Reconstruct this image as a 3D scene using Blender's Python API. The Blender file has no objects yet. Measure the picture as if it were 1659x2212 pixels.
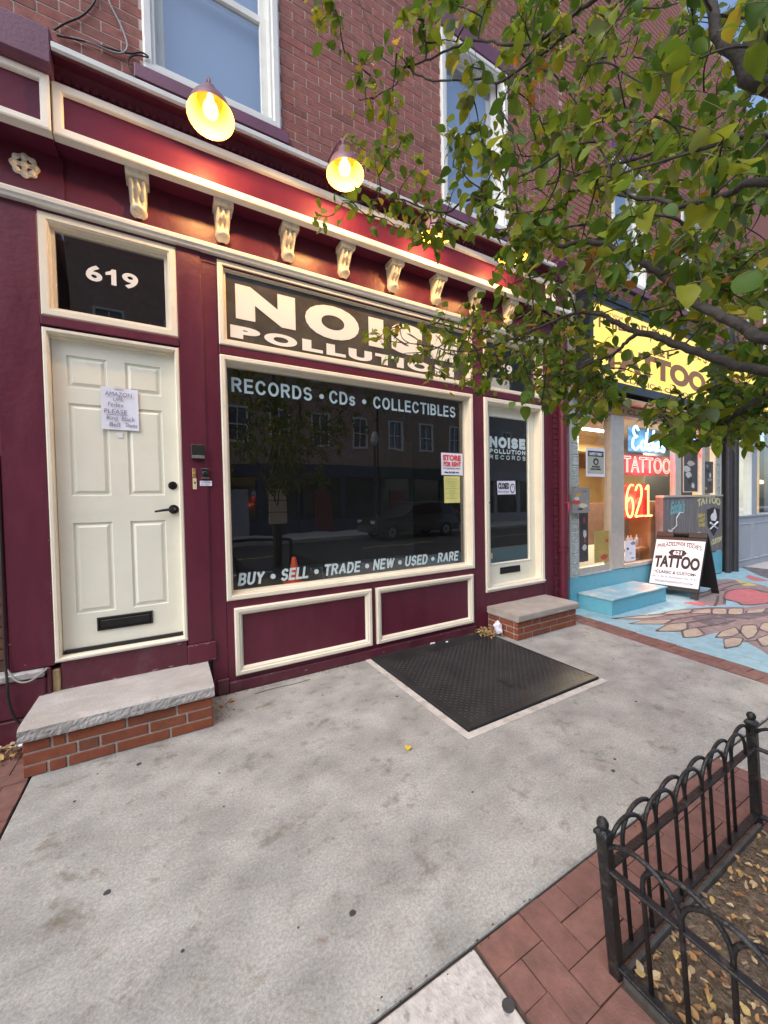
import bpy, math, random
from mathutils import Vector, Matrix, noise as mnoise
R = math.radians
random.seed(11)
SC = bpy.context.scene
COL = SC.collection

# ------------------------------------------------------------------ camera, world, sun, exposure
CAM_POS = Vector((0.0, -3.2, 1.47))
def make_camera():
    yaw, pitch, roll = R(29.46), R(-1.465), R(-1.11)
    fw = Vector((math.sin(yaw)*math.cos(pitch), math.cos(yaw)*math.cos(pitch), math.sin(pitch)))
    rt = Vector((math.cos(yaw), -math.sin(yaw), 0.0))
    up = rt.cross(fw)
    r2 = rt*math.cos(roll) + up*math.sin(roll)
    u2 = up*math.cos(roll) - rt*math.sin(roll)
    cd = bpy.data.cameras.new('camera')
    cd.sensor_fit = 'VERTICAL'; cd.sensor_height = 36.0
    cd.lens = 830.6/2212*36.0
    cd.clip_start = 0.05; cd.clip_end = 2000
    co = bpy.data.objects.new('camera', cd); COL.objects.link(co)
    m = Matrix.Identity(4)
    for i in range(3):
        m[i][0] = r2[i]; m[i][1] = u2[i]; m[i][2] = -fw[i]; m[i][3] = CAM_POS[i]
    co.matrix_world = m
    SC.camera = co
make_camera()
SUN_EL, SUN_AZ = 50.0, 248.0     # elevation, compass azimuth (from +y clockwise) in degrees
world = bpy.data.worlds.new('World'); SC.world = world; world.use_nodes = True
wn = world.node_tree.nodes; wl = world.node_tree.links
sky = wn.new('ShaderNodeTexSky'); sky.sky_type = 'NISHITA'; sky.sun_disc = False
sky.sun_elevation = R(SUN_EL); sky.sun_rotation = R(SUN_AZ); sky.dust_density = 2.0; sky.air_density = 1.0; sky.ozone_density = 1.0
wl.new(sky.outputs['Color'], wn['Background'].inputs['Color'])
wn['Background'].inputs['Strength'].default_value = 0.145
sd = bpy.data.lights.new('sun', 'SUN'); sd.energy = 1.5; sd.angle = R(68); sd.color = (1.0, 0.985, 0.96)
so = bpy.data.objects.new('sun', sd); COL.objects.link(so)
sdir = Vector((math.sin(R(SUN_AZ))*math.cos(R(SUN_EL)), math.cos(R(SUN_AZ))*math.cos(R(SUN_EL)), math.sin(R(SUN_EL))))
so.rotation_euler = (-sdir).to_track_quat('-Z', 'Y').to_euler()
SC.view_settings.view_transform = 'Standard'; SC.view_settings.look = 'None'
SC.view_settings.gamma = 1.0; SC.view_settings.use_curve_mapping = False
SC.view_settings.exposure = 0.95

# ------------------------------------------------------------------ materials
MATS = {}
def nd(t, typ, **kw):
    n = t.nodes.new(typ)
    for k, v in kw.items(): setattr(n, k, v)
    return n
def mat(name, col, rough=0.5, var=0.12, scale=6.0, bump=0.0, bscale=60.0, spec=0.5, metal=0.0, tint=None,
        blotch=None, bl_scale=2.0, bl_lo=0.5, bl_hi=0.62, emit=None, estr=0.0, stretch=(1, 1, 1), rvar=0.0, coat=0.0, translucent=0.0):
    if name in MATS: return MATS[name]
    m = bpy.data.materials.new(name); m.use_nodes = True; t = m.node_tree
    b = t.nodes['Principled BSDF']; L = t.links
    b.inputs['Roughness'].default_value = rough; b.inputs['Specular IOR Level'].default_value = spec
    b.inputs['Metallic'].default_value = metal; b.inputs['Coat Weight'].default_value = coat
    tc = nd(t, 'ShaderNodeNewGeometry'); mp = nd(t, 'ShaderNodeMapping'); mp.inputs['Scale'].default_value = stretch
    L.new(tc.outputs['Position'], mp.inputs['Vector'])
    def mul(c, f): return tuple(max(0.0, min(1.0, x*f)) for x in c[:3]) + (1,)
    n1 = nd(t, 'ShaderNodeTexNoise'); n1.inputs['Scale'].default_value = scale; n1.inputs['Detail'].default_value = 5; n1.inputs['Roughness'].default_value = 0.6
    L.new(mp.outputs[0], n1.inputs['Vector'])
    r1 = nd(t, 'ShaderNodeMapRange'); r1.inputs[1].default_value = 0.3; r1.inputs[2].default_value = 0.7
    L.new(n1.outputs['Fac'], r1.inputs[0])
    mx = nd(t, 'ShaderNodeMix', data_type='RGBA'); mx.inputs[6].default_value = mul(col, 1-var); mx.inputs[7].default_value = mul(col, 1+var)
    L.new(r1.outputs[0], mx.inputs[0]); out = mx.outputs[2]
    if tint:      # per-piece tint: list of colours chosen by the face attribute
        at = nd(t, 'ShaderNodeAttribute', attribute_name='tint')
        cr = nd(t, 'ShaderNodeValToRGB'); e = cr.color_ramp.elements
        while len(e) < len(tint): e.new(0.5)
        for i, c in enumerate(tint):
            e[i].position = i/max(1, len(tint)-1); e[i].color = (*c, 1)
        L.new(at.outputs['Fac'], cr.inputs['Fac'])
        m2 = nd(t, 'ShaderNodeMix', data_type='RGBA', blend_type='MULTIPLY'); m2.inputs[0].default_value = 1.0
        L.new(out, m2.inputs[6]); L.new(cr.outputs['Color'], m2.inputs[7]); out = m2.outputs[2]
    if blotch:
        n2 = nd(t, 'ShaderNodeTexNoise'); n2.inputs['Scale'].default_value = bl_scale; n2.inputs['Detail'].default_value = 6; n2.inputs['Roughness'].default_value = 0.65
        L.new(mp.outputs[0], n2.inputs['Vector'])
        r2 = nd(t, 'ShaderNodeMapRange'); r2.inputs[1].default_value = bl_lo; r2.inputs[2].default_value = bl_hi; r2.inputs[4].default_value = blotch[3] if len(blotch) > 3 else 1.0
        L.new(n2.outputs['Fac'], r2.inputs[0])
        m3 = nd(t, 'ShaderNodeMix', data_type='RGBA'); L.new(r2.outputs[0], m3.inputs[0]); L.new(out, m3.inputs[6]); m3.inputs[7].default_value = (*blotch[:3], 1)
        out = m3.outputs[2]
    L.new(out, b.inputs['Base Color'])
    if rvar:
        r3 = nd(t, 'ShaderNodeMapRange'); r3.inputs[3].default_value = max(0.02, rough-rvar); r3.inputs[4].default_value = min(1, rough+rvar)
        L.new(n1.outputs['Fac'], r3.inputs[0]); L.new(r3.outputs[0], b.inputs['Roughness'])
    if bump:
        n4 = nd(t, 'ShaderNodeTexNoise'); n4.inputs['Scale'].default_value = bscale; n4.inputs['Detail'].default_value = 6
        L.new(tc.outputs['Position'], n4.inputs['Vector'])
        bp = nd(t, 'ShaderNodeBump'); bp.inputs['Strength'].default_value = min(1.0, bump); bp.inputs['Distance'].default_value = 0.006*max(1.0, bump)
        L.new(n4.outputs['Fac'], bp.inputs['Height']); L.new(bp.outputs[0], b.inputs['Normal'])
    if emit:
        b.inputs['Emission Color'].default_value = (*emit, 1); b.inputs['Emission Strength'].default_value = estr
    if translucent:
        ts = nd(t, 'ShaderNodeBsdfTranslucent'); L.new(out, ts.inputs['Color'])
        ms = nd(t, 'ShaderNodeMixShader'); ms.inputs[0].default_value = translucent
        L.new(b.outputs[0], ms.inputs[1]); L.new(ts.outputs[0], ms.inputs[2]); L.new(ms.outputs[0], t.nodes['Material Output'].inputs['Surface'])
    MATS[name] = m
    return m
def glass_mat(name, ior=1.6, tintc=(0.86, 0.9, 0.9), dust=0.0, extra=0.0):
    m = bpy.data.materials.new(name); m.use_nodes = True; t = m.node_tree; L = t.links
    t.nodes.remove(t.nodes['Principled BSDF'])
    tr = nd(t, 'ShaderNodeBsdfTransparent'); tr.inputs[0].default_value = (*tintc, 1)
    gl = nd(t, 'ShaderNodeBsdfGlossy'); gl.inputs['Roughness'].default_value = 0.006
    tcn = nd(t, 'ShaderNodeNewGeometry'); nz = nd(t, 'ShaderNodeTexNoise'); nz.inputs['Scale'].default_value = 1.3; L.new(tcn.outputs['Position'], nz.inputs['Vector'])
    bp = nd(t, 'ShaderNodeBump'); bp.inputs['Strength'].default_value = 0.12; bp.inputs['Distance'].default_value = 0.02
    L.new(nz.outputs['Fac'], bp.inputs['Height']); L.new(bp.outputs[0], gl.inputs['Normal'])
    fr = nd(t, 'ShaderNodeFresnel'); ir = nd(t, 'ShaderNodeMapRange'); ir.inputs[3].default_value = ior; ir.inputs[4].default_value = 1/ior; L.new(tcn.outputs['Backfacing'], ir.inputs[0]); L.new(ir.outputs[0], fr.inputs[0])   # same reflectance from both sides of the pane
    ad = nd(t, 'ShaderNodeMath', operation='ADD'); ad.inputs[1].default_value = extra; L.new(fr.outputs[0], ad.inputs[0])
    mx = nd(t, 'ShaderNodeMixShader'); L.new(ad.outputs[0], mx.inputs[0]); L.new(tr.outputs[0], mx.inputs[1]); L.new(gl.outputs[0], mx.inputs[2])
    last = mx.outputs[0]
    if dust:
        df = nd(t, 'ShaderNodeBsdfDiffuse'); df.inputs[0].default_value = (0.6, 0.58, 0.52, 1)
        m2 = nd(t, 'ShaderNodeMixShader'); m2.inputs[0].default_value = dust; L.new(last, m2.inputs[1]); L.new(df.outputs[0], m2.inputs[2]); last = m2.outputs[0]
    L.new(last, t.nodes['Material Output'].inputs['Surface'])
    MATS[name] = m
    return m
def emis(name, col, s):
    if name in MATS: return MATS[name]
    m = bpy.data.materials.new(name); m.use_nodes = True; t = m.node_tree
    t.nodes.remove(t.nodes['Principled BSDF']); e = nd(t, 'ShaderNodeEmission'); e.inputs[0].default_value = (*col, 1); e.inputs[1].default_value = s
    t.links.new(e.outputs[0], t.nodes['Material Output'].inputs['Surface']); MATS[name] = m
    return m
# paints and surfaces
MAROON = mat('maroon_paint', (0.108, 0.0155, 0.033), 0.38, 0.16, 3.0, 0.3, 30, rvar=0.14, blotch=(0.12, 0.035, 0.05, 0.5), bl_scale=5, bl_lo=.55, bl_hi=.75, spec=0.45, stretch=(1.6, 1.6, .5))
MAROON_W = mat('worn_maroon_paint', (0.105, 0.018, 0.034), 0.5, 0.25, 5.0, 0.4, 26, rvar=0.15, blotch=(0.12, 0.06, 0.065, 0.55), bl_scale=4.5)
CREAM = mat('cream_paint', (0.80, 0.74, 0.60), 0.42, 0.05, 4.0, 0.08, 60, blotch=(0.60, 0.54, 0.42, 0.35), bl_scale=7, bl_lo=0.56, bl_hi=0.75)
TRIM = mat('pale_trim', (0.78, 0.77, 0.71), 0.45, 0.06, 4.0, 0.12, 60, blotch=(0.58, 0.54, 0.46, 0.4), bl_scale=7, bl_lo=0.56, bl_hi=0.75)
DOORC = mat('door_cream', (0.80, 0.79, 0.66), 0.4, 0.04, 2.0, 0.06, 90, blotch=(0.58, 0.57, 0.46, 0.3), bl_scale=3, bl_lo=0.55, bl_hi=0.75)
WHITE = mat('white_trim', (0.76, 0.76, 0.72), 0.45, 0.05, 5.0, 0.1, 60, blotch=(0.55, 0.54, 0.5, 0.5), bl_scale=6, bl_lo=0.55, bl_hi=0.8)
MAUVE = mat('mauve_paint', (0.15, 0.05, 0.09), 0.5, 0.12, 6.0, 0.25, 50)
PANELP = mat('sign_panel_paint', (0.10, 0.014, 0.036), 0.45, 0.16, 2.5, 0.2, 30, rvar=0.1, spec=0.2)
BLACK = mat('black_metal', (0.012, 0.012, 0.013), 0.42, 0.2, 20, 0.25, 90, rvar=0.12)
BLACKP = mat('black_plastic', (0.012, 0.012, 0.012), 0.5, 0.1, 20, 0.1, 200)
FENCEM = mat('old_black_ironwork', (0.011, 0.011, 0.012), 0.45, 0.3, 30, 0.7, 120, rvar=0.2, blotch=(0.055, 0.048, 0.042, 0.8), bl_scale=26, bl_lo=.55, bl_hi=.68)
BRONZE = mat('dark_bronze', (0.03, 0.028, 0.028), 0.32, 0.2, 20, metal=0.6)
STEELW = mat('dull_aluminium', (0.62, 0.62, 0.6), 0.4, 0.1, 8, 0.1, 80, metal=0.5)
MORTAR = mat('mortar', (0.54, 0.44, 0.38), 0.95, 0.15, 12, 0.6, 120)
STEPMORTAR = mat('step_mortar', (0.42, 0.41, 0.37), 0.95, 0.14, 14, 0.6, 120)
BRICKM = mat('facade_brick', (0.305, 0.115, 0.092), 0.85, 0.28, 18, 0.5, 150, tint=[(0.62, 0.58, 0.58), (1, 1, 1), (1.0, 0.88, 0.84), (0.86, 0.82, 0.84), (1.0, 1.0, 1.0), (0.92, 1.0, 1.0), (0.72, 0.70, 0.74)])
STEPB = mat('step_brick', (0.25, 0.072, 0.035), 0.8, 0.2, 22, 0.5, 140, tint=[(0.62, 0.6, 0.62), (1, 1, 1), (0.85, 0.8, 0.8), (1, 0.95, 0.8), (0.7, 0.8, 0.9)])
PAVER = mat('paver_brick', (0.19, 0.096, 0.078), 0.8, 0.24, 16, 0.45, 130, tint=[(0.8, 0.75, 0.8), (1, 1, 1), (0.9, 0.9, 0.95), (1, 0.95, 0.9)], blotch=(0.10, 0.065, 0.055, 0.6), bl_scale=9, bl_lo=0.52, bl_hi=0.75)
STONE = mat('marble_step', (0.40, 0.39, 0.375), 0.85, 0.14, 9, 0.6, 70, blotch=(0.33, 0.305, 0.28, 0.7), bl_scale=2.6, stretch=(0.8, 1.3, 1))
GLASS = glass_mat('shop_glass', 2.2, (0.80, 0.84, 0.84), 0.006)
GLASS_UP = glass_mat('upper_window_glass', 1.8, (0.76, 0.83, 0.9), 0.0, 0.30)
GLASS_T = glass_mat('clear_glass', 1.3, (0.92, 0.94, 0.93), 0.004)
BULBC = (1.0, 0.57, 0.20)

# ------------------------------------------------------------------ mesh helpers
class MB:
    def __init__(s): s.v = []; s.f = []; s.t = []
    def add(s, vs, fs, t=0.0):
        o = len(s.v); s.v += [tuple(v) for v in vs]; s.f += [tuple(i+o for i in f) for f in fs]; s.t += [t]*len(fs); return s
    def box(s, x0, x1, y0, y1, z0, z1, t=0.0):
        x0, x1 = sorted((x0, x1)); y0, y1 = sorted((y0, y1)); z0, z1 = sorted((z0, z1))
        return s.add([(x0,y0,z0),(x1,y0,z0),(x1,y1,z0),(x0,y1,z0),(x0,y0,z1),(x1,y0,z1),(x1,y1,z1),(x0,y1,z1)],
              [(0,3,2,1),(4,5,6,7),(0,1,5,4),(1,2,6,5),(2,3,7,6),(3,0,4,7)], t)
    def tube(s, pts, r, n=8, t=0.0, cap=True):
        pts = [Vector(p) for p in pts]; k = len(pts); rr = r if isinstance(r, (list, tuple)) else [r]*k
        o = len(s.v); prev = None
        for i, p in enumerate(pts):
            d = (pts[min(i+1, k-1)] - pts[max(i-1, 0)])
            d = d.normalized() if d.length > 1e-9 else Vector((0, 0, 1))
            if prev is None:
                a = Vector((0, 0, 1)) if abs(d.z) < 0.9 else Vector((1, 0, 0))
                nrm = d.cross(a).normalized()
            else:
                nrm = prev - d*prev.dot(d)
                nrm = nrm.normalized() if nrm.length > 1e-6 else d.orthogonal().normalized()
            prev = nrm; bn = d.cross(nrm)
            for j in range(n):
                a = 2*math.pi*j/n; q = p + (nrm*math.cos(a) + bn*math.sin(a))*rr[i]; s.v.append(tuple(q))
        fs = []
        for i in range(k-1):
            for j in range(n):
                a = o+i*n+j; b = o+i*n+(j+1) % n; fs.append((a, b, b+n, a+n))
        if cap: fs.append(tuple(o+j for j in reversed(range(n)))); fs.append(tuple(o+(k-1)*n+j for j in range(n)))
        s.f += fs; s.t += [t]*len(fs); return s
    def lathe(s, prof, n=24, M=None, t=0.0):
        M = M or Matrix.Identity(4); o = len(s.v); k = len(prof)
        for r, z in prof:
            for j in range(n):
                a = 2*math.pi*j/n; s.v.append(tuple(M @ Vector((r*math.cos(a), r*math.sin(a), z))))
        fs = []
        for i in range(k-1):
            for j in range(n):
                a = o+i*n+j; b = o+i*n+(j+1) % n; fs.append((a, b, b+n, a+n))
        s.f += fs; s.t += [t]*len(fs); return s
    def prism(s, poly, y0, y1, axis='y', t=0.0):
        n = len(poly)
        def P(a, b, d): return (a, d, b) if axis == 'y' else ((a, b, d) if axis == 'z' else (d, a, b))
        vs = [P(a, b, y0) for a, b in poly] + [P(a, b, y1) for a, b in poly]
        fs = [tuple(range(n)), tuple(reversed(range(n, 2*n)))] + [(i, i+n, (i+1) % n+n, (i+1) % n) for i in range(n)]
        return s.add(vs, fs, t)
    def loops(s, x0, x1, z0, z1, prof, t=0.0):
        """mitred rectangular moulding facing -y: prof = [(inset, y), ...]"""
        o = len(s.v)
        for ins, y in prof:
            s.v += [(x0+ins, y, z0+ins), (x1-ins, y, z0+ins), (x1-ins, y, z1-ins), (x0+ins, y, z1-ins)]
        fs = []
        for i in range(len(prof)-1):
            for j in range(4):
                a = o+4*i+j; b = o+4*i+(j+1) % 4; fs.append((a, b, b+4, a+4))
        s.f += fs; s.t += [t]*len(fs); return s
    def build(s, name, m, parent=None, smooth=False, bevel=0.0, seg=1, loc=None):
        me = bpy.data.meshes.new(name); me.from_pydata(s.v, [], s.f)
        if any(s.t):
            a = me.attributes.new('tint', 'FLOAT', 'FACE'); a.data.foreach_set('value', s.t)
        me.materials.append(m)
        if smooth: me.polygons.foreach_set('use_smooth', [True]*len(me.polygons))
        me.update()
        o = bpy.data.objects.new(name, me); COL.objects.link(o)
        if parent: o.parent = parent
        if loc: o.location = loc
        if bevel:
            bm = o.modifiers.new('bevel', 'BEVEL'); bm.width = bevel; bm.segments = seg; bm.limit_method = 'ANGLE'
        return o
def fixn(o):
    import bmesh
    b = bmesh.new(); b.from_mesh(o.data); bmesh.ops.recalc_face_normals(b, faces=b.faces); b.to_mesh(o.data); b.free(); return o
def thing(name, label, cat, loc=(0, 0, 0), group=None):
    o = bpy.data.objects.new(name, None); COL.objects.link(o); o.location = loc; o.empty_display_size = 0.1
    o['label'] = label; o['category'] = cat
    if group: o['group'] = group
    return o
def tag(o, label, cat, group=None):
    o['label'] = label; o['category'] = cat
    if group: o['group'] = group
    return o
def struct(o): o['kind'] = 'structure'; return o
def stuff(o): o['kind'] = 'stuff'; return o
def copyo(o, parent=None, loc=None):
    c = o.copy(); COL.objects.link(c); c.parent = parent
    if loc is not None: c.location = loc
    return c
def bx(name, m, parent, *b, bevel=0.0, smooth=False): return MB().box(*b).build(name, m, parent, smooth, bevel)
def text_mesh(body, bold=0.0, shear=0.0, outline=0.0, space=1.0):
    c = bpy.data.curves.new('txt', 'FONT'); c.body = body; c.offset = bold; c.shear = shear; c.space_character = space
    c.align_x = 'LEFT'; c.resolution_u = 5
    if outline: c.fill_mode = 'NONE'; c.bevel_depth = outline; c.bevel_resolution = 1
    o = bpy.data.objects.new('txt', c); COL.objects.link(o)
    me = o.to_mesh(); vs = [v.co.copy() for v in me.vertices]; fs = [tuple(p.vertices) for p in me.polygons]
    o.to_mesh_clear(); bpy.data.objects.remove(o); bpy.data.curves.remove(c)
    return vs, fs
def text(name, body, org, U, V, w, h, m, parent=None, bold=0.0, shear=0.0, thick=0.0015, outline=0.0, space=1.0, arch=0.0, skew=0.0):
    """text fitted to a w x h rectangle at org spanned by unit vectors U (reading direction) and V (up)"""
    vs, fs = text_mesh(body, bold, shear, outline, space)
    x0 = min(v.x for v in vs); x1 = max(v.x for v in vs); y0 = min(v.y for v in vs); y1 = max(v.y for v in vs)
    org = Vector(org); U = Vector(U); V = Vector(V); N = U.cross(V)
    out = []
    for v in vs:
        a = (v.x-x0)/(x1-x0); b = (v.y-y0)/(y1-y0)
        out.append(org + U*(a*w) + V*(b*h + arch*(1-(2*a-1)**2) + skew*a) + N*(v.z*h + 0.0))
    if thick and not outline:
        n = len(out); from collections import Counter
        ec = Counter()
        for f in fs:
            for i in range(len(f)): ec[tuple(sorted((f[i], f[(i+1) % len(f)])))] += 1
        top = [p + N*thick for p in out]
        fs2 = [tuple(i for i in f) for f in fs]
        side = []
        for f in fs:
            for i in range(len(f)):
                a, b = f[i], f[(i+1) % len(f)]
                if ec[tuple(sorted((a, b)))] == 1: side.append((a+n, b+n, b, a))
        out = out + top; fs = [tuple(i+n for i in f) for f in fs2] + side
    mb = MB(); mb.add(out, fs)
    return mb.build(name, m, parent)
FX, FZ = Vector((1, 0, 0)), Vector((0, 0, 1))
def ftext(name, body, x0, x1, z0, z1, y, m, parent=None, **k):
    return text(name, body, (x0, y, z0), FX, FZ, x1-x0, z1-z0, m, parent, **k)

# ------------------------------------------------------------------ plain sans capitals drawn with flat strokes
def _arc(cx, cz, rx, rz, a0, a1, n=14): return [(cx+rx*math.cos(R(a0+(a1-a0)*i/n)), cz+rz*math.sin(R(a0+(a1-a0)*i/n))) for i in range(n+1)]
def glyph(ch):
    """centre lines in a box of cap height 1; returns (advance width, strokes)"""
    B = {
    'I': (.0, [[(0, 0), (0, 1)]]), 'L': (.46, [[(0, 1), (0, 0)], [(0, 0), (.46, 0)]]), 'E': (.50, [[(0, 0), (0, 1)], [(0, 1), (.48, 1)], [(0, .52), (.44, .52)], [(0, 0), (.50, 0)]]),
    'T': (.60, [[(.30, 0), (.30, 1)], [(0, 1), (.60, 1)]]), 'N': (.60, [[(0, 0), (0, 1)], [(0, 1), (.60, 0)], [(.60, 0), (.60, 1)]]), 'A': (.68, [[(0, 0), (.34, 1)], [(.34, 1), (.68, 0)], [(.14, .30), (.54, .30)]]),
    'W': (.92, [[(0, 1), (.22, 0)], [(.22, 0), (.46, 1)], [(.46, 1), (.70, 0)], [(.70, 0), (.92, 1)]]), 'Y': (.64, [[(0, 1), (.32, .45)], [(.64, 1), (.32, .45)], [(.32, .45), (.32, 0)]]),
    'O': (.68, [_arc(.34, .5, .34, .5, 90, 450, 32)]), 'C': (.62, [_arc(.33, .5, .33, .5, 40, 320, 26)]), 'D': (.60, [[(0, 0), (0, 1)], [(0, 1), (.26, 1)]+_arc(.26, .5, .34, .5, 90, -90, 18)+[(0, 0)]]),
    'U': (.58, [[(0, 1), (0, .32)]+_arc(.29, .30, .29, .30, 180, 360, 16)+[(.58, 1)]]), 'P': (.54, [[(0, 0), (0, 1)], [(0, 1), (.28, 1)]+_arc(.28, .74, .26, .26, 90, -90, 14)+[(0, .48)]]),
    'R': (.58, [[(0, 0), (0, 1)], [(0, 1), (.30, 1)]+_arc(.30, .755, .25, .245, 90, -90, 14)+[(0, .51)], [(.30, .51), (.58, 0)]]),
    'B': (.56, [[(0, 0), (0, 1)], [(0, 1), (.28, 1)]+_arc(.28, .765, .23, .235, 90, -90, 14)+[(0, .53)], [(.28, .53)]+_arc(.28, .265, .28, .265, 90, -90, 14)+[(0, 0)]]),
    'S': (.56, [_arc(.28, .745, .265, .255, 35, 255, 16)+_arc(.28, .255, .28, .255, 85, -145, 18)]),
    's': (.40, [[(p[0]*.72, p[1]*.72) for p in _arc(.28, .745, .265, .255, 35, 255, 16)+_arc(.28, .255, .28, .255, 85, -145, 18)]]),
    }
    return B[ch]
def strokes_text(name, body, x0, x1, z0, z1, y, m, parent, weight=.19, slant=0.0, gap=.20):
    h = z1-z0; t = weight*h; lay = []; x = 0.0; res = None
    for ch in body:
        w, S_ = glyph(ch); lay.append((x, S_)); x += w+weight+gap*(.75 if ch in 'LT' else 1)
    total = x-gap; sx = (x1-x0-slant*h)/(total); mb = MB(); k = 0
    hh = 1-weight
    for ox, S_ in lay:
        mb = MB()
        for P in S_:
            k += 1; yy = y-.00012*(k % 4)
            Q = [Vector((x0+(ox+weight/2+px)*sx, 0, z0+t/2+pz*(h-t))) for px, pz in P]
            Q = [q for i, q in enumerate(Q) if i == 0 or (q-Q[i-1]).length > 1e-6]
            closed = (Q[0]-Q[-1]).length < 1e-5
            n = len(Q); L_ = []; R_ = []
            for i, q in enumerate(Q):
                a = Q[i-1] if i > 0 else (Q[-2] if closed else q); b = Q[i+1] if i < n-1 else (Q[1] if closed else q)
                d = (b-a).normalized(); nn = Vector((-d.z, 0, d.x))
                cs = 1.0
                if i not in (0, n-1) or closed:
                    d1 = (q-a).normalized(); cs = max(.5, abs(d1.dot(d)))
                ext = Vector((0, 0, 0))
                if not closed and i == 0: ext = -d*t*.5
                if not closed and i == n-1: ext = d*t*.5
                if abs(d.z) > .5 and abs(d.x) > .05 and len(P) == 2: ext *= .35
                L_.append(q+nn*(t/2/cs)+ext); R_.append(q-nn*(t/2/cs)+ext)
            o = len(mb.v)
            for a, b in zip(L_, R_):
                for q in (a, b): 
                    zc = min(max(q.z, z0), z1); mb.v.append((q.x+slant*(zc-z0), yy, zc))
            for i in range(n-1): mb.f.append((o+2*i, o+2*i+2, o+2*i+3, o+2*i+1)); mb.t.append(0.0)
        res = mb.build(name, m, parent)
    return res

# ================================================================== SETTING
CONC = mat('sidewalk_concrete', (0.315, 0.317, 0.30), 0.92, 0.26, 3.2, 0.3, 300, blotch=(0.175, 0.155, 0.12, 0.72), bl_scale=9.0, bl_lo=0.56, bl_hi=0.70, stretch=(1, 1.25, 1))
def conc_detail(m):
    # fine sand grain, brushed marks and small grease spots added to the concrete
    t = m.node_tree; L = t.links; b = t.nodes['Principled BSDF']; src = b.inputs['Base Color'].links[0].from_socket
    g = nd(t, 'ShaderNodeNewGeometry')
    n = nd(t, 'ShaderNodeTexNoise'); n.inputs['Scale'].default_value = 90; n.inputs['Detail'].default_value = 9; n.inputs['Roughness'].default_value = .8; L.new(g.outputs['Position'], n.inputs['Vector'])
    r = nd(t, 'ShaderNodeMapRange'); r.inputs[1].default_value = 0.3; r.inputs[2].default_value = 0.7; r.inputs[3].default_value = 0.54; r.inputs[4].default_value = 1.42; L.new(n.outputs['Fac'], r.inputs[0])
    x = nd(t, 'ShaderNodeMix', data_type='RGBA', blend_type='MULTIPLY'); x.inputs[0].default_value = 1.0; L.new(src, x.inputs[6]); L.new(r.outputs[0], x.inputs[7])
    v = nd(t, 'ShaderNodeTexVoronoi'); v.inputs['Scale'].default_value = 3.1; v.inputs['Randomness'].default_value = 1.0
    nn = nd(t, 'ShaderNodeTexNoise'); nn.inputs['Scale'].default_value = 14; L.new(g.outputs['Position'], nn.inputs['Vector'])
    ad = nd(t, 'ShaderNodeVectorMath', operation='SCALE'); ad.inputs['Scale'].default_value = 0.3; L.new(nn.outputs['Color'], ad.inputs[0])
    ad2 = nd(t, 'ShaderNodeVectorMath', operation='ADD'); L.new(g.outputs['Position'], ad2.inputs[0]); L.new(ad.outputs[0], ad2.inputs[1]); L.new(ad2.outputs[0], v.inputs['Vector'])
    r2 = nd(t, 'ShaderNodeMapRange'); r2.inputs[1].default_value = 0.05; r2.inputs[2].default_value = 0.24; r2.inputs[3].default_value = 0.55; r2.inputs[4].default_value = 0.0; L.new(v.outputs['Distance'], r2.inputs[0])
    x2 = nd(t, 'ShaderNodeMix', data_type='RGBA'); L.new(r2.outputs[0], x2.inputs[0]); L.new(x.outputs[2], x2.inputs[6]); x2.inputs[7].default_value = (0.115, 0.098, 0.07, 1)
    L.new(x2.outputs[2], b.inputs['Base Color'])
conc_detail(CONC)
CONC2 = mat('kerb_walk_concrete', (0.47, 0.45, 0.43), 0.9, 0.2, 30.0, 0.9, 60, blotch=(0.24, 0.23, 0.22, 0.8), bl_scale=22, bl_lo=0.56, bl_hi=0.66)
PATCH = mat('pale_patch_cement', (0.50, 0.48, 0.45), 0.9, 0.15, 14, 0.8, 60, blotch=(0.3, 0.27, 0.24, 0.6), bl_scale=9)
ASPHALT = mat('asphalt', (0.05, 0.05, 0.052), 0.9, 0.2, 12, 0.5, 120)
BED = mat('joint_sand', (0.075, 0.06, 0.05), 0.95, 0.3, 30, 0.4, 100)
g = MB(); g.add([(-300, -400, -0.16), (300, -400, -0.16), (300, 300, -0.16), (-300, 300, -0.16)], [(0, 1, 2, 3)])
struct(g.build('ground', mat('earth', (0.09, 0.08, 0.07), 0.95, 0.2, 2), None))
# bed under the paving, the road, the far pavement
struct(bx('paving_bed', BED, None, -40, 60, -5.0, 0.0, -0.155, -0.022))
struct(bx('kerb', PATCH, None, -40, 60, -5.16, -5.003, -0.155, 0.0, bevel=0.012))
struct(bx('road', ASPHALT, None, -60, 80, -12.4, -5.163, -0.158, -0.13))
struct(bx('far_kerb', PATCH, None, -60, 80, -12.56, -12.403, -0.158, 0.01))
struct(bx('far_pavement', CONC2, None, -60, 80, -15.6, -12.563, -0.158, 0.0))
for i, x in enumerate(range(-24, 48, 6)):
    if i % 1 == 0: MB().box(x, x+3, -8.87, -8.75, -0.129, -0.126).build('lane_marking', mat('road_paint', (0.6, 0.5, 0.12), 0.7, 0.2, 8), bpy.data.objects['road'])
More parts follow.
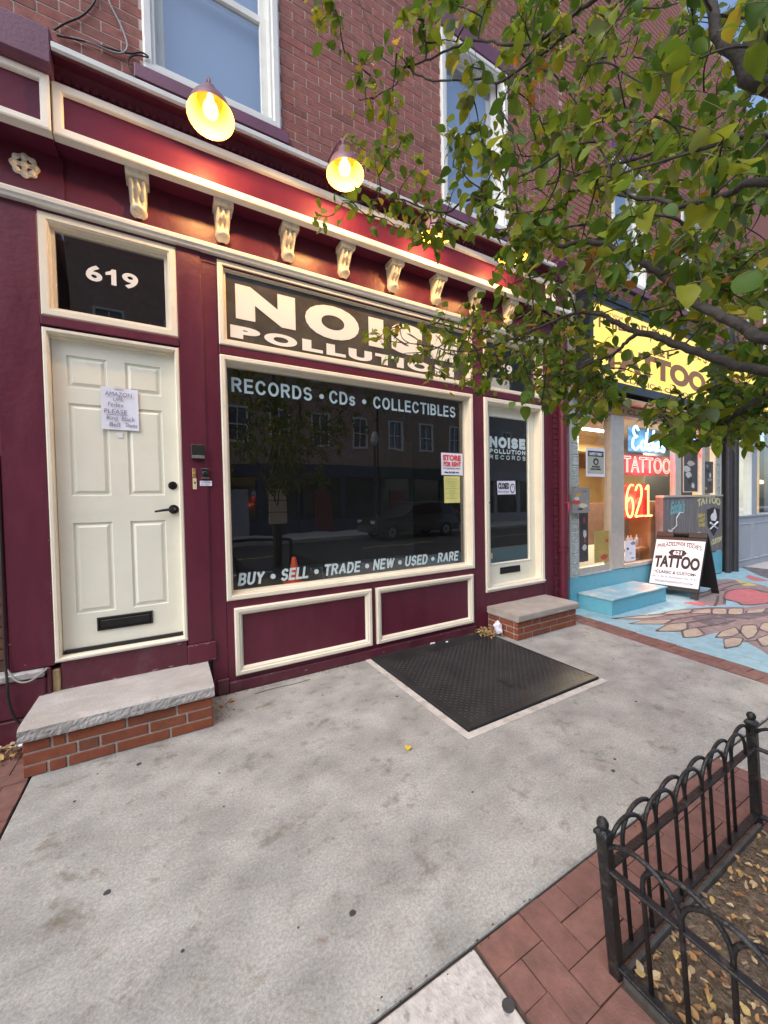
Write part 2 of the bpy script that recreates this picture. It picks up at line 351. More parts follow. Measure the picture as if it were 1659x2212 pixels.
# concrete in front of the record shop: one slab around the cellar hatch, skewed right edge
def slab_poly(name, poly, m, z1=0.0, z0=-0.02, bevel=0.006):
    return MB().prism(poly, z0, z1, 'z').build(name, m, None, bevel=bevel)
HX0, HX1, HY0, HY1 = 1.63, 3.02, -1.355, -0.012
def strip_x(y, off=0.0): return 4.215 + 0.115*(y+0.35) + off
sw = slab_poly('sidewalk', [(-0.69, -2.25), (strip_x(-2.25), -2.25), (strip_x(0.0), -0.012), (HX1+0.006, -0.012), (HX1+0.006, HY0-0.006), (HX0-0.006, HY0-0.006), (HX0-0.006, -0.012), (-0.69, -0.012)], CONC)
fixn(sw); struct(sw)
s2 = slab_poly('sidewalk_walkway', [(-6, -4.99), (0.838, -4.99), (0.838, -2.262), (-6, -2.262)], CONC2); fixn(s2); struct(s2)
s3 = slab_poly('sidewalk_crosswalk', [(2.66, -4.99), (5.2, -4.99), (5.2, -2.262), (2.66, -2.262)], CONC); fixn(s3); struct(s3)
# pale cement margin round the hatch
mg = MB(); mg.box(HX0-0.062, HX0-0.008, HY0-0.058, -0.014, -0.01, 0.003); mg.box(HX0-0.062, HX1+0.02, HY0-0.062, HY0-0.008, -0.01, 0.0035); mg.build('cement_margin', PATCH, sw)
GUM = mat('old_gum', (0.045, 0.045, 0.047), 0.8, 0.2, 60)
for x, y, r in [(-0.181,-0.615,0.017),(-0.24,-1.42,0.016),(0.537,-1.964,0.016),(2.052,-2.023,0.014),(2.152,-1.974,0.01),(-0.375,-0.591,0.006),(-0.445,-0.777,0.009),(0.209,-0.936,0.006),(0.003,-1.785,0.008),(0.355,-1.911,0.005),(0.377,-0.281,0.009),(1.473,-0.736,0.013),(1.0,-0.42,0.008),(2.9,-1.7,0.012),(3.5,-1.2,0.01),(1.3,-1.75,0.007),(0.2,-1.2,0.006)]:
    r *= .8
    pl = [(x+r*random.uniform(.85, 1.1)*math.cos(a*0.5236), y+r*random.uniform(.75, 1.0)*math.sin(a*0.5236)) for a in range(12)]
    MB().prism(pl, 0.0, 0.0018, 'z').build('gum_spot', GUM, sw)
gx = MB().prism([(0.822+.02*math.cos(a*.5236), -2.423+.017*math.sin(a*.5236)) for a in range(12)], 0, .0018, 'z').build('gum_spot', GUM, s2)

# brick pavers, herringbone, one object each (shared meshes)
PV = []
for k in range(8):
    PV.append([MB().box(-0.0982, 0.0982, -0.0482, 0.0482, -0.02, 0.0, t=0.05+k/8.5).build('paver', PAVER, None, bevel=0.003).data for _ in (0,)][0])
for o in [o for o in COL.objects if o.name.startswith('paver')]: bpy.data.objects.remove(o)
def paver(parent, x, y, vert, dz=0.0, rz=0.0):
    o = bpy.data.objects.new('paver', random.choice(PV)); COL.objects.link(o); o.parent = parent
    o.location = (x, y, dz+random.uniform(-0.003, 0.002)); o.rotation_euler = (random.uniform(-.008, .008), random.uniform(-.008, .008), rz + (math.pi/2 if vert else 0)+random.uniform(-.008, .008)); return o
def herring(parent, X0, Y0, nx, ny, skip):
    for i in range(-1, nx+1):
        for j in range(-1, ny+1):
            d = (i-j) % 4
            if d == 0:
                cx, cy, v = X0+(i+1)*0.1, Y0+(j+.5)*0.1, False; cells = [(i, j), (i+1, j)]
            elif d == 3:
                cx, cy, v = X0+(i+.5)*0.1, Y0+(j+1)*0.1, True; cells = [(i, j), (i, j+1)]
            else: continue
            ins = [0 <= a < nx and 0 <= b < ny and not skip(X0+(a+.5)*.1, Y0+(b+.5)*.1) for a, b in cells]
            if all(ins): paver(parent, cx, cy, v)
            elif any(ins):
                a, b = cells[ins.index(True)]
                o = paver(parent, X0+(a+.5)*.1, Y0+(b+.5)*.1, v); o.scale = (0.48, 1, 1)
pv = struct(MB().box(0.845, 2.655, -4.99, -2.262, -0.0215, -0.012).build('brick_paving', BED))
herring(pv, 0.848, -3.56, 18, 13, lambda x, y: (1.16 < x < 2.26 and y < -2.56))
pv2 = struct(MB().box(-2.2, -0.70, -2.25, -0.012, -0.0215, -0.012).build('brick_paving_west', BED))
herring(pv2, -1.5, -2.25, 8, 22, lambda x, y: False)
pv3 = struct(MB().prism([(strip_x(-2.9, .008), -2.9), (strip_x(-2.9, .262), -2.9), (strip_x(-.02, .262), -.02), (strip_x(-.02, .008), -.02)], -0.0215, -0.012, 'z').build('brick_divider', BED)); fixn(pv3)
ang = math.atan(-0.115)
for col in range(2):
    for k in range(14):
        y = -0.12-0.2*k-(0.1 if col else 0)
        paver(pv3, strip_x(y, 0.07+0.128*col), y, True, -0.001, ang).scale = (1, 1.28, 1)

# painted mural pavement in front of the tattoo shop
MB_BLUE = mat('mural_blue', (0.24, 0.42, 0.49), 0.75, 0.18, 8, 0.8, 80, blotch=(0.42, 0.47, 0.48, 0.75), bl_scale=13, bl_lo=0.53, bl_hi=0.68)
M_TAUPE = mat('mural_taupe', (0.25, 0.195, 0.185), 0.8, 0.2, 5, 0.8, 80, blotch=(0.36, 0.32, 0.31, 0.8), bl_scale=11, bl_lo=.52, bl_hi=.68)
M_DARK = mat('mural_outline', (0.085, 0.07, 0.075), 0.8, 0.2, 8, 0.8, 80, blotch=(0.25, 0.22, 0.21, 0.9), bl_scale=20, bl_lo=.54, bl_hi=.64)
M_GREY = mat('mural_grey', (0.115, 0.105, 0.12), 0.8, 0.2, 6, 0.8, 80, blotch=(0.24, 0.21, 0.21, 0.9), bl_scale=6, bl_lo=.48, bl_hi=.68)
M_CREAM = mat('mural_cream', (0.40, 0.355, 0.27), 0.75, 0.16, 5, 0.4, 80, blotch=(0.33, 0.25, 0.22, 0.7), bl_scale=9, bl_lo=.48, bl_hi=.64)
M_RED = mat('mural_red', (0.46, 0.15, 0.16), 0.8, 0.12, 6, 0.8, 80, blotch=(0.5, 0.3, 0.3, 0.7), bl_scale=14, bl_lo=.55, bl_hi=.7)
M_YEL = mat('mural_yellow', (0.5, 0.42, 0.16), 0.75, 0.1, 6)
mw = struct(fixn(slab_poly('painted_sidewalk', [(strip_x(-2.25, .268), -2.25), (10.3, -2.25), (10.3, 0.42), (9.2, 0.42), (9.2, -0.012), (strip_x(-.012, .268), -.012)], MB_BLUE)))
struct(fixn(slab_poly('painted_sidewalk_front', [(5.206, -4.99), (10.3, -4.99), (10.3, -2.262), (5.206, -2.262)], MB_BLUE)))
struct(bx('sidewalk_east', CONC2, None, 10.306, 45, -4.99, 0.42, -0.02, 0.0))
def smooth_poly(P, it=2):
    for _ in range(it):
        Q = []
        for i in range(len(P)):
            a, b = P[i], P[(i+1) % len(P)]
            Q += [(a[0]*.88+b[0]*.12, a[1]*.88+b[1]*.12), (a[0]*.12+b[0]*.88, a[1]*.12+b[1]*.88)]
        P = Q
    return P
def mural(name, P, m, z, sm=1):
    o = MB().prism(smooth_poly(P, sm) if sm else P, 0.0, z, 'z').build(name, m, mw); return fixn(o)
mural('painted_head', [(8.25,-.21),(8.58,-.31),(8.55,-.51),(8.36,-.88),(7.79,-1.04),(7.87,-.87),(7.68,-.7),(7.43,-.69),(7.08,-.77),(6.51,-.96),(6.26,-.91),(6.43,-.67),(6.87,-.49),(7.37,-.53)], M_TAUPE, .0016)
WING = [(4.67,-.51),(5.08,-.64),(5.35,-.73),(5.6,-.74),(5.89,-.83),(6.17,-.93),(6.51,-1.16),(7.2,-1.31),(8.2,-1.4),(8.2,-2.2),(4.95,-2.2),(4.76,-1.88),(4.86,-1.81),(5.03,-1.64),(4.63,-1.61),(4.93,-1.5),(4.92,-1.44),(5.15,-1.38),(4.83,-1.35),(4.62,-1.26),(4.74,-1.24),(4.87,-1.16),(4.61,-1.01),(4.82,-1.0),(4.96,-.96),(4.62,-.72),(4.93,-.75)]
mural('painted_wing', WING, M_TAUPE, .002, 1)
mural('painted_wing_centre', [(5.45,-1.0),(5.86,-1.09),(6.19,-1.26),(7.2,-1.39),(7.4,-1.57),(5.95,-1.4),(5.91,-1.3),(5.49,-1.33),(5.3,-1.23)], M_GREY, .0028)  # grey centre of the mural wing
FEA = [[(4.70,-.54),(5.06,-.64),(5.35,-.80),(5.0,-.72)],[(4.66,-.74),(4.91,-.76),(5.2,-.92),(4.94,-.94)],[(4.64,-1.02),(4.97,-.98),(5.2,-1.06),(4.99,-1.15),(4.85,-1.15)],[(4.66,-1.27),(4.87,-1.17),(5.1,-1.2),(4.93,-1.33),(4.8,-1.33)],[(4.93,-1.44),(5.18,-1.4),(5.45,-1.42),(5.28,-1.51),(5.1,-1.51)],[(5.14,-1.62),(5.33,-1.51),(5.6,-1.44),(5.73,-1.51),(5.5,-1.59),(5.26,-1.63)],[(5.56,-1.66),(5.63,-1.57),(5.9,-1.52),(6.0,-1.58),(5.8,-1.66)],[(4.65,-1.61),(4.91,-1.51),(5.05,-1.54),(5.08,-1.6),(4.85,-1.65)],[(5.37,-.75),(5.59,-.74),(5.9,-.84),(5.72,-.88),(5.51,-.83)],[(5.68,-.91),(5.92,-.9),(6.12,-.95),(5.89,-1.04)],[(5.88,-1.06),(6.15,-.97),(6.28,-1.06),(5.99,-1.16)],[(6.01,-1.17),(6.31,-1.08),(6.45,-1.17),(6.15,-1.26)],[(6.25,-1.27),(6.4,-1.24),(6.71,-1.32),(6.45,-1.36)],[(5.0,-1.78),(5.2,-1.68),(5.5,-1.70),(5.3,-1.85)],[(5.0,-2.0),(5.3,-1.88),(5.7,-1.85),(5.5,-2.05)]]
for P in FEA:
    cx = sum(p[0] for p in P)/len(P); cy = sum(p[1] for p in P)/len(P)
    big = [(cx+(p[0]-cx)*1.12+(.02 if p[0] > cx else -.02), cy+(p[1]-cy)*1.2) for p in P]
    mural('feather_outline', big, M_DARK, .0035); mural('feather', P, M_CREAM, .0042)
def stroke(P, w=.022):
    mb = MB()
    for (a, b) in zip(P, P[1:]):
        d = Vector((b[0]-a[0], b[1]-a[1])); n = Vector((-d.y, d.x)).normalized()*w/2
        mb.add([(a[0]-n.x, a[1]-n.y, .0036), (b[0]-n.x, b[1]-n.y, .0036), (b[0]+n.x, b[1]+n.y, .0036), (a[0]+n.x, a[1]+n.y, .0036)], [(0, 1, 2, 3)])
    return mb.build('painted_line', M_DARK, mw)
for P in [WING[:7], [(5.2,-.92),(5.6,-1.0),(6.0,-1.12)], [(5.35,-.8),(5.7,-.9),(6.1,-1.06)], [(5.2,-1.06),(5.5,-1.12),(5.9,-1.25)], [(5.1,-1.2),(5.4,-1.27),(5.8,-1.32)], [(6.51,-.96),(7.08,-.77),(7.43,-.69),(7.68,-.7)], [(6.43,-.67),(6.87,-.49),(7.37,-.53),(8.25,-.21)], [(6.7,-.62),(7.1,-.6),(7.6,-.62)], [(7.3,-.5),(7.9,-.42),(8.4,-.45)], [(7.5,-.58),(8.0,-.55),(8.4,-.6)], [(6.3,-.93),(6.6,-.85),(7.0,-.72)], [(5.03,-1.64),(5.2,-1.72),(5.1,-1.9),(4.86,-2.1)]]:
    stroke(P, .03)
mural('red_patch', [(6.14,-.63),(6.32,-.65),(6.4,-.74),(6.33,-.84),(6.21,-.85),(6.17,-.79)], M_RED, .003)
mural('red_flower_outline', [(7.03,-.77),(7.41,-.66),(7.7,-.67),(7.95,-.78),(7.93,-.9),(7.86,-1.06),(7.09,-1.27),(6.75,-1.18),(6.64,-1.09),(6.78,-1.0),(6.8,-.93),(6.83,-.83)], M_DARK, .0032)
mural('red_flower', [(7.08,-.77),(7.43,-.69),(7.68,-.7),(7.88,-.78),(7.87,-.87),(7.76,-.98),(7.79,-1.04),(7.09,-1.23),(6.97,-1.21),(6.79,-1.15),(6.7,-1.09),(6.81,-1.01),(6.84,-.94),(6.89,-.84)], M_RED, .004)
mural('yellow_patch', [(8.64,-.38),(8.52,-.55),(8.33,-.77),(8.12,-.67),(8.35,-.52)], M_YEL, .003)
mural('grey_patch', [(10.3,.1),(9.6,-.33),(9.2,-.6),(8.9,-1.3),(10.3,-1.6)], M_GREY, .003)
mural('red_tail', [(9.3,-.35),(9.0,-.4),(8.7,-.6),(8.9,-.75)], M_RED, .004)

# ================================================================== RECORD SHOP
shop = thing('record_shop', 'maroon and cream record shop front below red brick upper floor with sash windows', 'building')
# --- upper brick wall: mortar backing, individual bricks, the rest as one mesh
WX0, WX1, WZ0, WZ1 = -1.0, 4.45, 4.02, 10.4
UPW = [(-0.05, 0.905, 4.51, 6.30), (2.565, 3.52, 4.51, 6.30), (-0.05, 0.905, 7.6, 9.3), (2.565, 3.52, 7.6, 9.3)]
wall = MB()
xs = [WX0, -0.05, 0.905, 2.565, 3.52, WX1]
for i in range(5):
    if i in (1, 3):
        for a, b in ((WZ0, 4.40), (6.48, 7.5), (9.48, WZ1)): wall.box(xs[i], xs[i+1], 0.003, 0.25, a, b)
    else: wall.box(xs[i], xs[i+1], 0.003, 0.25, WZ0, WZ1)
wall = wall.build('brick_wall', MORTAR, shop)
CH, BL = 0.0695, 0.219
def in_open(x0, x1, z0, z1, ops): return any(x1 > a-.001 and x0 < b+.001 and z1 > c-.12 and z0 < d+.19 for a, b, c, d in ops)
def brick_list(X0, X1, Z0, Z1, ops, yface=0.0):
    out = []
    n = int((Z1-Z0)/CH)
    for r in range(n):
        z0 = Z0+r*CH+.005; z1 = z0+CH-.010; off = (BL/2 if r % 2 else 0)+X0-0.05
        k = 0
        while True:
            a = off+k*BL; b = a+BL-.009; k += 1
            if a > X1: break
            segs = [(max(a, X0), min(b, X1))]
            for (ox0, ox1, oz0, oz1) in ops:
                if z1 > oz0-.11 and z0 < oz1+.18:
                    ns = []
                    for s0, s1 in segs:
                        if s1 <= ox0 or s0 >= ox1: ns.append((s0, s1))
                        else:
                            if s0 < ox0: ns.append((s0, ox0))
                            if s1 > ox1: ns.append((ox1, s1))
                    segs = ns
            for s0, s1 in segs:
                if s1-s0 > .02: out.append((s0, s1, z0, z1))
    return out
bl = brick_list(WX0, WX1, WZ0, WZ1, UPW)
bl = [b for b in bl if b[3] > 4.12]
def bkey(b):
    # apparent size: nearest to the viewer first, only those inside the picture
    x, z = (b[0]+b[1])/2, (b[2]+b[3])/2
    inside = x > -0.55 and z < 5.05+1.0*max(0, x) and x < 2.6 and z > 4.22
    return (0 if inside else 1, x*x+10.24+(z-1.47)**2)
bl.sort(key=bkey)
BV = [MB().box(-.105, .105, 0, .06, 0, CH-.010, t=0.04+k/10.5).build('brick', BRICKM, None, bevel=.002).data for k in range(10)]
for o in [o for o in COL.objects if o.name.split('.')[0] == 'brick']: bpy.data.objects.remove(o)
for (a, b, z0, z1) in bl[:300]:
    o = bpy.data.objects.new('brick', random.choice(BV)); COL.objects.link(o); o.parent = wall
    o.location = ((a+b)/2, random.uniform(-.001, .0012), z0+random.uniform(-.001, .001)); o.scale = ((b-a)/.21, 1, 1)
rest = MB()
for (a, b, z0, z1) in bl[300:]:
    d = random.uniform(-.001, .0012); rest.box(a, b, d, .06, z0, z1, t=random.uniform(.04, .98))
stuff(rest.build('bricks', BRICKM, wall))

# --- sash windows of the upper floor
SKYBLIND = mat('sky_tinted_blind', (0.52, 0.59, 0.68), 0.8, 0.04, 2)  # bluish tone stands in for sky reflected in the upper panes
DARKIN = mat('dark_interior', (0.02, 0.02, 0.022), 0.9, 0.2, 3)
def sash_window(x0, x1, z0, z1, parent, sillm, nm='sash_window'):
    w = bpy.data.objects.new(nm, None); COL.objects.link(w); w.parent = parent; w.empty_display_size = .1
    m = MB(); m.loops(x0, x1, z0, z1, [(0, .05), (0, -.018), (.012, -.026), (.05, -.026), (.06, -.012), (.075, -.012), (.08, .05), (.08, .12)]); m.build('window_frame', WHITE, w)
    zm = (z0+z1)/2
    m = MB(); m.loops(x0+.08, x1-.08, z0+.09, zm+.03, [(0, .11), (0, .065), (.05, .065), (.055, .08), (.055, .11)]); m.build('sash', WHITE, w)
    m = MB(); m.loops(x0+.08, x1-.08, zm-.01, z1-.08, [(0, .14), (0, .10), (.045, .10), (.05, .112), (.05, .14)]); m.build('sash', WHITE, w)
    MB().add([(x0+.13, .085, z0+.14), (x1-.13, .085, z0+.14), (x1-.13, .085, zm-.02), (x0+.13, .085, zm-.02)], [(0, 1, 2, 3)]).build('pane', GLASS_UP, w)
    MB().add([(x0+.12, .118, zm+.03), (x1-.12, .118, zm+.03), (x1-.12, .118, z1-.12), (x0+.12, .118, z1-.12)], [(0, 1, 2, 3)]).build('pane', GLASS_UP, w)
    bx('sky_blind', SKYBLIND, w, x0+.09, x1-.09, .17, .175, z0+.12, z1-.08)  # sheet behind the panes, reflected sky put into its colour
    bx('room_shadow', DARKIN, w, x0+.02, x1-.02, .245, .25, z0, z1)
    m = MB(); m.prism([(-.06, z0-.115), (.1, z0-.115), (.1, z0-.002), (-.05, z0-.008)], x0-.055, x1+.055, 'x'); fixn(m.build('window_sill', sillm, w, bevel=.006))
    m = MB(); m.prism([(-.03, z1+.002), (.1, z1+.002), (.1, z1+.175), (-.03, z1+.175)], x0-.055, x1+.055, 'x'); fixn(m.build('lintel', sillm, w, bevel=.006))
    return w
for u in UPW: sash_window(*u, shop, MAUVE)

# --- entablature
def molded(name, m, x0, x1, prof, parent, bevel=0):       # prof: list of (y, z) closed, extruded along x
    return fixn(MB().prism(prof, x0, x1, 'x').build(name, m, parent, bevel=bevel))
molded('architrave', TRIM, -1.1, 4.32, [(0.02, 3.362), (-.045, 3.362), (-.052, 3.375), (-.062, 3.385), (-.065, 3.405), (-.058, 3.418), (.02, 3.424)], shop)
bx('architrave_backing', MAROON, shop, -1.1, 4.32, -0.003, .2, 3.30, 3.44)
bx('frieze', MAROON, shop, -1.1, 4.32, -.02, .2, 3.44, 3.72)
bx('frieze_end_panel', MAROON, shop, -1.1, -.51, -.034, .0, 3.425, 3.70)
bx('frieze_end_panel', MAROON, shop, 3.99, 4.32, -.034, .0, 3.425, 3.70)
bx('cornice_box', PANELP, shop, -.525, 3.972, -.192, .0, 3.709, 4.05)
MB().loops(-.525, 3.972, 3.703, 4.012, [(0, -.15), (0, -.212), (.008, -.216), (.044, -.216), (.05, -.21), (.054, -.193), (.054, -.15)]).build('sign_frame', TRIM, shop)
# bed mould + dentils + crown
molded('bed_mould', MAROON, -.52, 3.968, [(.0, 4.02), (-.175, 4.02), (-.18, 4.03), (-.2, 4.09), (-.21, 4.112), (.0, 4.112)], shop)
den = MB().box(-.011, .011, -.205, -.17, 4.036, 4.066).build('dentil', MAROON, shop, loc=(-.49, 0, 0))
for k in range(1, 100):
    x = -.49+k*.045
    if x < 3.95: copyo(den, shop, (x, 0, 0))
molded('crown', MAROON, -.50, 3.955, [(.0, 4.113), (-.27, 4.113), (-.296, 4.122), (-.296, 4.16), (.0, 4.20)], shop)
molded('crown_edge', WHITE, -.50, 3.955, [(-.285, 4.117), (-.302, 4.106), (-.312, 4.117), (-.312, 4.146), (-.29, 4.168), (-.24, 4.172)], shop)
for (a, b, r) in ((-1.2, -.527, 1), (3.986, 4.33, 0)):
    bx('end_block', PANELP, shop, a, b, -.225, .0, 3.69, 4.01)
    MB().loops(a, b, 3.688, 4.006, [(0, -.18), (0, -.243), (.01, -.247), (.038, -.247), (.044, -.24), (.048, -.226), (.048, -.18)]).build('end_block_frame', TRIM, shop)
    molded('end_block_cap', MAUVE if r else PANELP, a, b+(.02 if r else .0), [(.0, 4.008), (-.262, 4.008), (-.30, 4.03), (-.30, 4.225), (-.28, 4.24), (.0, 4.27)], shop, .004)
# corbel brackets
def corbel():
    mb = MB(); W = .116
    nz, nx = 30, 25; H = .215
    def depth(t):   # t 0 bottom .. 1 top: rounded foot, lower scroll, waist, swelling upper scroll
        d = .038+.034*math.exp(-((t-.17)/.11)**2)+.072/(1+math.exp(-(t-.62)*11))-.012*math.exp(-((t-.97)/.06)**2)
        if t < .10: d *= math.sqrt(max(0.02, 1-((.10-t)/.10)**2))
        return d
    vs = []; fs = []
    for i in range(nz+1):
        t = i/nz; d = depth(t); ww = W*(.80+.20*t)
        if t < .12: ww *= .45+.55*math.sqrt(t/.12)
        ww *= 1+.07*math.exp(-((t-.2)/.07)**2)-.05*math.exp(-((t-.36)/.08)**2)
        for j in range(nx+1):
            s = 2*j/nx-1
            col = math.cos(s*1.5*math.pi)**2          # three rounded columns
            groove = .015*(col-.5)*min(1, max(0, (t-.24)*6))*(1 if t < .96 else .4)
            leaf = .007*math.sin(t*20+abs(s)*4)*(1-abs(s)**2)*(.4 < t < .9)
            knob = .014*math.exp(-((t-.17)/.07)**2)*math.cos(s*math.pi*1.1)
            ringl = .004*math.cos(t*130)*(t < .1)
            y = -.02-(0 if abs(s) > .999 else max(.004, d*(1-.35*abs(s)**6)+groove+leaf+knob+ringl))
            vs.append((s*ww/2, y, 3.462+t*H))
    for i in range(nz):
        for j in range(nx):
            a = i*(nx+1)+j; fs.append((a, a+1, a+nx+2, a+nx+1))
    mb.add(vs, fs)
    return mb
CORB = mat('corbel_plaster', (0.74, 0.69, 0.56), 0.5, 0.12, 22, 0.2, 80, blotch=(0.42, 0.34, 0.2, 0.5), bl_scale=20)
cb = corbel().build('corbel', CORB, shop, smooth=True, loc=(-.106, 0, 0))
cap = MB().prism([(-.02, 3.664), (-.138, 3.664), (-.15, 3.676), (-.15, 3.7065), (-.02, 3.7065)], -.067, .067, 'x').build('abacus', CORB, cb); fixn(cap)
for x in (.43, .928, 1.425, 1.928, 2.438, 2.948, 3.455):
    c2 = copyo(cb, shop, (x, 0, 0)); copyo(cap, c2, (0, 0, 0))
# rosette on the left end of the frieze
ros = MB(); n = 64; c0 = (-.695, 3.572)
def rr(a): return .068*(1+.07*math.cos(8*a))
ring = [(c0[0]+rr(2*math.pi*i/n)*math.cos(2*math.pi*i/n), c0[1]+rr(2*math.pi*i/n)*math.sin(2*math.pi*i/n)) for i in range(n)]
ros.prism(ring, -.034, -.046, 'y')
for i in range(8):
    a = i*math.pi/4; M = Matrix.Translation((c0[0]+.05*math.cos(a), -.045, c0[1]+.05*math.sin(a))) @ Matrix.Rotation(R(90), 4, 'X')
    ros.lathe([(.017, 0), (.013, .006), (0.001, .009)], 10, M)
ros.lathe([(.018, 0), (.014, .008), (.001, .011)], 12, Matrix.Translation((c0[0], -.045, c0[1])) @ Matrix.Rotation(R(90), 4, 'X'))
ros = fixn(ros.build('rosette', CORB, shop))
for i in range(4):
    a = math.pi/4+i*math.pi/2; pl = [(c0[0]+.034*math.cos(a)+.011*math.cos(q*.785)*(1.3 if q % 2 else 1), c0[1]+.034*math.sin(a)+.011*math.sin(q*.785)) for q in range(8)]
    MB().prism(pl, -.047, -.0485, 'y').build('rosette_hole', MAROON, ros)

# --- pilasters
def pil(x0, x1, z0, z1, y=-.012): return bx('pilaster', MAROON, shop, x0, x1, y, .2, z0, z1, bevel=.005)
pil(-.872, -.655, .46, 3.365)
bx('pilaster_edge', MAROON, shop, -.9, -.874, -.004, .2, .46, 3.365, bevel=.004)
pil(.112, .272, .435, 3.365); bx('pilaster_edge', MAROON, shop, .274, .384, .002, .2, .0, 3.365, bevel=.004)
bx('pilaster_groove', MAROON, shop, .268, .282, -.006, .05, .435, 3.36, bevel=.003)
bx('pilaster_base', MAROON, shop, .104, .30, -.02, .2, .29, .434, bevel=.005)
pil(2.948, 3.108, .0, 3.365, .0)
pil(4.102, 4.275, .0, 3.365, -.004)
bx('pilaster_edge', MAROON, shop, 4.276, 4.30, .01, .2, .0, 3.365)
# painted brick reveal between the pilaster and the downpipe
PB = mat('painted_brick', (0.13, 0.02, 0.036), 0.7, 0.2, 14, 0.4, 90)
rv = bx('brick_reveal', mat('worn_mortar', (0.33, 0.22, 0.2), 0.9, 0.2, 14), shop, 4.30, 4.60, .02, .2, 0, 4.0)
for k in range(57):
    o = (.0 if k % 2 else .06)
    for a, b in ((4.302, 4.345+o-.005), (4.345+o+.005, 4.47+o), (4.48+o, 4.598)):
        MB().box(a, b, .006, .05, k*CH+.004, k*CH+CH-.006).build('painted_brick', PB, rv)
# plinth, risers, skirting
bx('riser', MAROON_W, shop, -.63, .104, .0, .2, .0, .478, bevel=.004)
bx('riser', MAROON, shop, 3.109, 4.101, .004, .2, .0, .446, bevel=.004)
pl = MB(); pl.box(-1.6, -.70, -.03, .2, .17, .405); pl.box(-1.6, -.70, -.024, .2, 0, .168); pl.build('plinth', MAROON_W, shop, bevel=.012)
bx('plinth_end', MAROON_W, shop, -.698, -.676, -.026, .2, 0, .455, bevel=.008)
bx('bare_wood_patch', mat('bare_wood', (0.36, 0.25, 0.12), 0.9, 0.3, 18, 0.6, 60, stretch=(2, 1, .4)), shop, -.674, -.632, -.008, .2, .27, .43, bevel=.006)
gsill = MB(); gsill.box(-1.6, -.705, -.045, .2, .408, .455); gsill.build('granite_sill', mat('granite', (0.38, 0.37, 0.36), 0.85, 0.3, 26, 0.6, 90), shop, bevel=.008)
bx('skirting', MAROON_W, shop, .388, 2.946, -.018, .1, .0, .085, bevel=.006)
bx('skirting', MAROON_W, shop, .30, .387, -.012, .1, .0, .12, bevel=.006)
bx('bulkhead', MAROON, shop, .385, 2.947, .004, .1, .085, .72)
for a, b in ((.437, 1.648), (1.697, 2.907)):
    MB().loops(a, b, .127, .66, [(0, .004), (0, -.022), (.008, -.03), (.03, -.03), (.036, -.022), (.048, -.02), (.056, -.006), (.062, .0035)]).build('panel_moulding', CREAM, shop)

# --- door 1 (left)
d1 = bpy.data.objects.new('entry_door', None); COL.objects.link(d1); d1.parent = shop
d1['label'] = 'cream six panel entry door with lever handle, left of the shop window'
MB().loops(-.655, .111, .472, 2.622, [(0, .05), (0, -.008), (.008, -.016), (.022, -.016), (.026, -.008), (.03, .004), (.03, .1)]).build('door_frame', CREAM, d1)
def panel_door(x0, x1, z0, z1, y, panels, parent, name='door_leaf'):
    mb = MB(); us = sorted({x0, x1, *[p[0] for p in panels], *[p[1] for p in panels]}); vs = sorted({z0, z1, *[p[2] for p in panels], *[p[3] for p in panels]})
    for i in range(len(us)-1):
        for j in range(len(vs)-1):
            a, b, c, d = us[i], us[i+1], vs[j], vs[j+1]
            if any(p[0]-1e-6 <= a and b <= p[1]+1e-6 and p[2]-1e-6 <= c and d <= p[3]+1e-6 for p in panels): continue
            mb.add([(a, y, c), (b, y, c), (b, y, d), (a, y, d)], [(0, 1, 2, 3)])
    mb.add([(x0, y, z0), (x0, y, z1), (x0, y+.04, z1), (x0, y+.04, z0), (x1, y, z0), (x1, y, z1), (x1, y+.04, z1), (x1, y+.04, z0)], [(0, 1, 2, 3), (7, 6, 5, 4), (1, 5, 6, 2), (0, 3, 7, 4)])
    o = mb.build(name, DOORC, parent)
    for p in panels:
        q = MB().loops(*p, [(0, y), (.005, y+.009), (.016, y+.010), (.034, y-.001), (.036, y-.001)])
        ins = .036; q.add([(p[0]+ins, y-.001, p[2]+ins), (p[1]-ins, y-.001, p[2]+ins), (p[1]-ins, y-.001, p[3]-ins), (p[0]+ins, y-.001, p[3]-ins)], [(0, 1, 2, 3)])
        q.build('door_panel', DOORC, parent)
    return o
PN = []
for a, b in ((-.548, -.330), (-.227, -.008)):
    for c, d in ((2.272, 2.482), (1.552, 2.168), (.756, 1.371)): PN.append((a, b, c, d))
panel_door(-.622, .094, .522, 2.585, .05, PN, d1)
bx('door_stop', CREAM, d1, -.624, .08, .03, .05, 2.575, 2.595)
bx('door_sweep', BLACKP, d1, -.615, .09, .038, .06, .497, .530, bevel=.003)
molded('threshold', STEELW, -.655, .111, [(.1, .478), (-.02, .478), (-.022, .486), (.02, .499), (.1, .503)], d1)
def mail_slot(x0, x1, z0, z1, y, parent):
    o = MB().loops(x0, x1, z0, z1, [(0, y), (0, y-.008), (.003, y-.011), (.012, y-.011), (.014, y-.006), (.014, y-.004)]).build('mail_slot', BRONZE, parent)
    bx('mail_flap', BRONZE, o if False else parent, x0+.016, x1-.016, y-.012, y-.002, z0+.014, z1-.020, bevel=.004)
    bx('mail_slot_back', BLACKP, parent, x0+.01, x1-.01, y-.004, y-.001, z0+.01, z1-.01)
mail_slot(-.437, -.111, .626, .717, .05, d1)
RX = Matrix.Rotation(R(90), 4, 'X')
MB().lathe([(.030, 0), (.030, .006), (.026, .010), (.016, .011), (.015, .016), (.0005, .017)], 28, Matrix.Translation((.044, .05, 1.623)) @ RX).build('deadbolt', BRONZE, d1, smooth=False)
